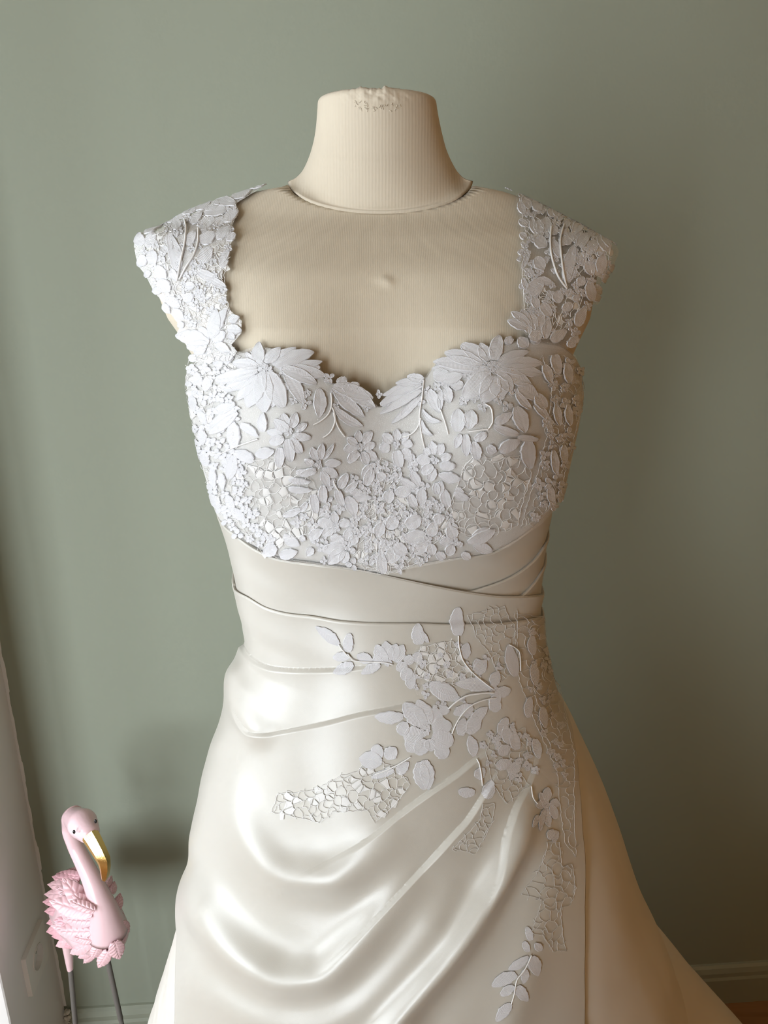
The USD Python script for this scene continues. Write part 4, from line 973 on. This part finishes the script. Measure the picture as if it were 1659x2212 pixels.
ha.items('''L 240 290 110 190 60;C 240 290 270 330 300 360;L 290 330 300 225 55;L 300 360 205 365 50;L 320 400 210 445 60;L 470 400 365 450 50;C 290 340 330 380 500 390 540 400;L 340 350 430 380 60;P 500 390 450 290 70;P 520 380 500 270 80;P 540 380 560 285 70;P 560 390 600 290 70;L 430 360 480 380 50
L 690 290 680 170 70;L 740 280 700 210 30;P 660 380 600 370 80;P 670 390 690 330 80;P 620 400 560 430 80;P 630 420 600 490 90;P 640 440 640 540 60;L 905 240 910 85 75;C 905 240 925 360 970 430 1060 510 1100 540;L 940 370 960 280 60;L 1010 450 1060 380 70;L 1030 440 1010 370 70
L 1230 470 1190 290 70;C 1190 290 1250 340 1255 440;L 1105 520 1130 440 60;L 1080 530 890 510 70 12;T 1100 560 980 570 850 650;C 1110 590 1000 620 870 790;L 900 590 745 510 90;L 890 560 780 520 60;L 990 640 880 680 60;L 920 800 940 700 60;L 970 740 1070 640 60;L 960 790 1030 700 80;L 1000 920 970 800 60;C 1010 930 1030 1000 1040 1080;L 1090 660 1140 560 60;L 1130 570 1200 540 60;L 1120 600 1110 670 70
P 720 740 600 620 100;P 740 740 680 600 100;P 770 740 780 640 100;P 760 760 870 740 110;P 760 800 880 840 110;P 790 850 840 930 90;P 710 790 600 810 100;P 700 810 620 890 110;P 720 820 680 910 90;P 740 820 760 890 90;P 800 660 860 660 60;L 600 690 440 690 70;L 610 720 590 800 70
L 690 950 720 1110 90;L 720 940 742 1110 80;L 570 1020 630 950 60;L 550 1000 420 1040 40;C 640 920 560 970 440 1020;L 460 930 450 850 70;L 480 950 350 930 100;L 500 930 560 870 90;L 1000 1120 905 1110 55;L 1060 1150 1095 1050 65;L 1010 1040 1050 980 60
L 1150 800 1180 700 60;L 1200 850 1170 740 60;L 1130 900 1200 860 60;L 1240 880 1220 780 60;L 1120 980 1200 940 60;L 1180 1000 1260 960 60;L 1300 700 1310 580 50;L 1330 400 1340 520 50;L 1320 240 1330 350 50;L 1380 640 1400 760 50;L 1340 820 1360 930 50
N 24 700 300 880 270 930 380 1050 500 880 510 780 500 660 470
M 26 960 130 1170 80 1220 200 1240 420 1150 500 1080 340 1010 250
N 24 -140 1230 -110 1130 10 1120 100 1110 240 1030 340 1010 400 930 560 980 640 1080 560 1180 440 1290 400 1220 200 1230 130 1290 0 1260
M 28 1100 800 1280 760 1320 900 1250 1000 1300 1080 1180 1180 1100 1080 1060 900
M 24 1040 1180 1110 1180 1090 1300 1000 1460 870 1420 960 1340 1030 1260
M 32 1230 120 1390 140 1410 320 1480 520 1560 900 1560 1480 1500 1400 1460 1000 1330 700 1250 500''', 640, 1280, 2.592)
ha.items('''P 1010 470 1020 360 80;P 990 480 950 400 60;P 1000 500 905 490 60;P 1040 480 1120 500 80;P 1050 500 1090 610 70;P 1010 520 1030 670 70;P 990 530 940 690 60;L 930 570 860 650 50;C 880 350 885 430 920 480;L 1060 690 1010 760 70;L 1090 700 1050 790 60
L 870 1540 850 1440 50;L 850 1630 830 1550 50;L 850 1660 710 1780 60;L 880 1660 930 1820 100;L 760 1800 590 1920 80;L 830 1760 810 1870 60;L 740 1890 650 1980 60;L 770 1890 850 2010 80;L 720 2030 615 2180 70;C 870 1650 820 1760 760 1850 740 1960 720 2030;L 900 1560 960 1620 60
M 30 1000 780 1100 790 1110 980 1200 960 1240 1150 1200 1280 1110 1300 1130 1500 1170 1640 1060 1640 960 1500 880 1480 930 1320 960 1230 830 1200 900 1080 970 900''', 900, 1600, 3.614)
for cx_, cy_, r_ in ((918, 1577, 16), (836, 1427, 11), (1179, 1737, 10), (1070, 1490, 11)):
    ha.floret(cx_, cy_, r_, 6)
n0_ = len(ha.jobs)
ha.fill([(900, 1400), (1060, 1385), (1100, 1460), (1060, 1560), (960, 1540), (880, 1470)], 12, 10, 26)
ha.fill([(1040, 1590), (1120, 1560), (1180, 1640), (1120, 1700), (1050, 1680)], 12, 10, 20)
ha.fill([(1140, 1345), (1180, 1360), (1200, 1480), (1225, 1580), (1235, 1700), (1200, 1660), (1140, 1500)], 14, 10, 22)
ha.gather(n0_)
ha.build()


# ------------------------------------------------------------------ flamingo ornament
paint('pink_paint', (0.76, 0.53, 0.565), 0.28, 0.12, 300, 0.0008, coat=0.3)
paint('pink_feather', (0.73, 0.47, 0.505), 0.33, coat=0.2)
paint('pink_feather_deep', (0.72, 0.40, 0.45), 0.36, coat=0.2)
paint('gold_leaf', (0.83, 0.55, 0.20), 0.25, 0.25, 500, 0.0006, metallic=1.0)
paint('eye_black', (0.01, 0.01, 0.012), 0.15)
paint('leg_metal', (0.12, 0.11, 0.10), 0.5, 0.2, 200, 0.001)
import manifold3d
def at3(x, y, Y):
    return at_y(np.array([[x, y]], float), np.array([[Y]]))[0]
fo = at3(190, 1985, 0.93); fo[2] = 0.0
fm = thing('flamingo_ornament', 'small pink flamingo figure with a gold beak and leaf-shaped feathers, standing in the corner', 'flamingo', fo)
def blob(spheres, refine=0.004, n=24, rounds=12):
    """Hull of the spheres at neighbouring joints, joined and smoothed."""
    tot = None
    mk = lambda c, r: manifold3d.Manifold.sphere(r, n).translate(tuple(map(float, c)))
    for (c0, r0), (c1, r1) in zip(spheres[:-1], spheres[1:]):
        h = manifold3d.Manifold.batch_hull([mk(c0, r0), mk(c1, r1)])
        tot = h if tot is None else tot + h
    m = tot.refine_to_length(refine).to_mesh()
    t = trimesh.Trimesh(m.vert_properties[:, :3], m.tri_verts, process=True)
    trimesh.smoothing.filter_taubin(t, iterations=rounds)
    return t
obj('body', blob([(at3(137, 1968, 0.965), 0.022), (at3(170, 1978, 0.945), 0.036), (at3(205, 1995, 0.925), 0.043), (at3(229, 2016, 0.905), 0.034)]), 'pink_paint', fm)
NK = [(232, 2010, .895, .030), (226, 1972, .893, .021), (212, 1932, .898, .0165), (195, 1892, .908, .0135), (177, 1856, .918, .0120), (161, 1822, .926, .0113), (151, 1790, .928, .0112), (152, 1770, .920, .0125), (162, 1762, .908, .014)]
npx = np.array(NK); tt_ = np.linspace(0, 1, len(npx)); uu = np.linspace(0, 1, 60)
ni = PchipInterpolator(tt_, npx)(uu)
obj('neck', tube(np.array([at3(a, b, c) for a, b, c, _ in ni]), ni[:, 3], 28), 'pink_paint', fm)
hd = obj('head', blob([(at3(162, 1768, .905), .0158), (at3(178, 1779, .885), .0205), (at3(191, 1797, .868), .0150)], 0.003, 28, 10), 'pink_paint', fm)
for x, y, Y, ax_ in ((160, 1797, 0.8560, 0), (206.5, 1774, .8720, 1)):
    e = trimesh.creation.icosphere(2, 1.0); e.vertices *= [0.0018, 0.0018, 0.0032]; e.apply_translation(at3(x, y, Y))
    obj('eye', e, 'eye_black', hd)
# faceted beak, bent downwards at two thirds
bk = [((194, 1803), .862, .0115, .0125), ((203, 1818), .856, .0108, .0115), ((214, 1838), .849, .0098, .0105), ((224, 1857), .845, .0088, .0092), ((227, 1872), .846, .0074, .0080), ((227, 1888), .848, .0058, .0062), ((225.5, 1899), .850, .0036, .0040)]
ctr = np.array([at3(*p, Y) for p, Y, _, _ in bk])
tg = np.gradient(ctr, axis=0); tg /= np.linalg.norm(tg, axis=1, keepdims=True)
vd = EYE - ctr; vd /= np.linalg.norm(vd, axis=1, keepdims=True)
sd = np.cross(tg, vd); sd /= np.linalg.norm(sd, axis=1, keepdims=True)
upv = np.cross(sd, tg)
ringsB = []
for i, (_, _, w_, d_) in enumerate(bk):
    if np.dot(sd[i], [1, 0, 0]) < 0:
        sd[i] = -sd[i]
    for a_, b_ in ((0.35, 1.0), (1.0, 0.15), (0.65, -0.9), (-0.65, -0.9), (-1.0, 0.1), (-0.75, 0.6)):
        ringsB.append(ctr[i] + sd[i] * w_ * a_ + upv[i] * d_ * b_ * (1 if np.dot(upv[i], vd[i]) > 0 else -1))
ringsB = np.array(ringsB); nb = 6; k_ = np.arange(nb)
fb = np.vstack([np.stack([i * nb + k_, (i + 1) * nb + k_, (i + 1) * nb + (k_ + 1) % nb, i * nb + (k_ + 1) % nb], 1) for i in range(len(bk) - 1)])
fb = np.vstack([tris(fb), [[0, i, i + 1] for i in range(1, nb - 1)], [[(len(bk) - 1) * nb, (len(bk) - 1) * nb + i + 1, (len(bk) - 1) * nb + i] for i in range(1, nb - 1)]])
bm = trimesh.Trimesh(ringsB, fb, process=False); bm.fix_normals()
obj('beak', bm, 'gold_leaf', fm, smooth=28, label='gold faceted beak')
def feather(bx, by, tx, ty, w, Yb, Yt, mat):
    k = 6.664
    a, b = at3(80 + bx / k, 1880 + by / k, Yb), at3(80 + tx / k, 1880 + ty / k, Yt)
    w = w / k * 0.00068
    d = b - a; L = np.linalg.norm(d); d /= L
    v0 = EYE - (a + b) / 2; v0 /= np.linalg.norm(v0)
    s = np.cross(d, v0); s /= np.linalg.norm(s); n = np.cross(s, d)
    if np.dot(n, v0) < 0: n = -n
    nu, nv = 41, 21
    u = np.linspace(0, 1, nu)[:, None]; v = np.linspace(-1, 1, nv)[None, :]
    prof = np.interp(u, [0, 0.12, 0.35, 0.55, 0.75, 0.9, 1.0], [0.45, 0.78, 1.0, 0.97, 0.72, 0.36, 0.03])
    av = np.abs(v)
    # side veins as grooves slanting to the tip, and a groove along the middle
    ph = (u * L - av * w * 0.5 * 0.7) / (L / 6.0)
    vein = -0.0012 * np.exp(-((ph - np.round(ph)) / 0.17) ** 2) * (av > 0.06) - 0.0013 * np.exp(-(v / 0.09) ** 2)
    h = 0.003 * (1 - av ** 2) * np.sin(np.pi * np.clip(u * 0.9 + 0.1, 0, 1)) + vein * np.clip((1 - u) / 0.15, 0, 1) + 0.002 * u ** 3
    P = a + d * (u * L)[..., None] + s * (v * w / 2 * prof)[..., None] + n * h[..., None]
    back = P - n * 0.0018
    V = np.vstack([P.reshape(-1, 3), back.reshape(-1, 3)])
    F_ = tris(grid_faces(nu, nv)); N_ = nu * nv
    rim = np.r_[np.arange(nv), np.arange(2 * nv - 1, N_, nv), np.arange(N_ - 2, N_ - nv - 1, -1), np.arange(N_ - 2 * nv, 0, -nv)]
    r2 = np.roll(rim, -1)
    V_, Fall = V, np.vstack([F_, F_[:, ::-1] + N_, tris(np.stack([rim, r2, r2 + N_, rim + N_], 1))])
    m = trimesh.Trimesh(V_, Fall, process=False)
    obj('feather', m, mat, fm, smooth=40)
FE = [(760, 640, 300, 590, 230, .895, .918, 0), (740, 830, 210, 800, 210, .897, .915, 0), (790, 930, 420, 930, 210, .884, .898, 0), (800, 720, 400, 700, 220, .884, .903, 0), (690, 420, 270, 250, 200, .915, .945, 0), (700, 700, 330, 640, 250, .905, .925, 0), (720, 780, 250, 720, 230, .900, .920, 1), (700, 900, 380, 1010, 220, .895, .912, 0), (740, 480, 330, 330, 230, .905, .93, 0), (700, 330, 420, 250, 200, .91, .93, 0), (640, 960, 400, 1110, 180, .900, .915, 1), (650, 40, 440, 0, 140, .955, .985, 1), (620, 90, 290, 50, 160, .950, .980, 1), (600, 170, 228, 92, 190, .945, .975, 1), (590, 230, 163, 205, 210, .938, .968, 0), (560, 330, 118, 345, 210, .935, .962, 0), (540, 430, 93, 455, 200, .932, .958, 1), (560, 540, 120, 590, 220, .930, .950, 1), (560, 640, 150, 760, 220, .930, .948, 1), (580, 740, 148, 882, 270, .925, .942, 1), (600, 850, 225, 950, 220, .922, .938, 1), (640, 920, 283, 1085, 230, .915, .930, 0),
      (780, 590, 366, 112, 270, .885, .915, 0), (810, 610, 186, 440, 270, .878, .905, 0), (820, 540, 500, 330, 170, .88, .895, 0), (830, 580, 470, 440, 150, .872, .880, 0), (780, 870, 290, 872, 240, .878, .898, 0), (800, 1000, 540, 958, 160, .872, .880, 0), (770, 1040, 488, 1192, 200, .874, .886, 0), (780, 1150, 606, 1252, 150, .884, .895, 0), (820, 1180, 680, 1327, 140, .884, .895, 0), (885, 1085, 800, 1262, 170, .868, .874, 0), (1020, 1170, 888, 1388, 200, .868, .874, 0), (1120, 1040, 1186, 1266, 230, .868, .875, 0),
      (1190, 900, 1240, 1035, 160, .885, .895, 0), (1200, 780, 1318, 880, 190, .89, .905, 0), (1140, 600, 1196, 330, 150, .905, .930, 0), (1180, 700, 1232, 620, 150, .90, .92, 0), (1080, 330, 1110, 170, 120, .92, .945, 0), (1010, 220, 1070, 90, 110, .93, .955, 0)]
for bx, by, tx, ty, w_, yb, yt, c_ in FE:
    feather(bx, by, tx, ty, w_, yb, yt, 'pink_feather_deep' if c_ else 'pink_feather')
th0, th1 = at3(146, 2040, .935), at3(151.5, 2093, .935)
obj('thigh', blob([(th0, .0085), (th0 * .3 + th1 * .7, .0062), (th1, .0050)], 0.002, 20, 6), 'pink_paint', fm)
def leg(p0, p1):
    d = (p1 - p0) / np.linalg.norm(p1 - p0)
    end = p0 + d * (p0[2] / -d[2]) * 0.985
    t_ = tube(np.array([p0, p0 + (end - p0) * 0.3, p0 + (end - p0) * 0.31, p0 + (end - p0) * 0.7, end]), [0.0042, 0.0042, 0.0036, 0.0036, 0.0036], 14)
    lg = obj('leg', t_, 'leg_metal', fm)
    ft = trimesh.creation.extrude_polygon(Polygon([(-0.012, 0), (-0.03, 0.06), (-0.008, 0.052), (0, 0.068), (0.008, 0.052), (0.03, 0.06), (0.012, 0)]).buffer(0.003), 0.005, engine='earcut')
    ft.apply_transform(trimesh.transformations.rotation_matrix(math.radians(-140), [0, 0, 1]))
    ft.apply_translation([end[0], end[1], 0.0005])
    obj('foot', ft, 'leg_metal', fm, smooth=30)
leg(at3(151.5, 2088, .935), at3(163, 2212, .925))
leg(at3(232, 2072, .905), at3(263, 2212, .905))
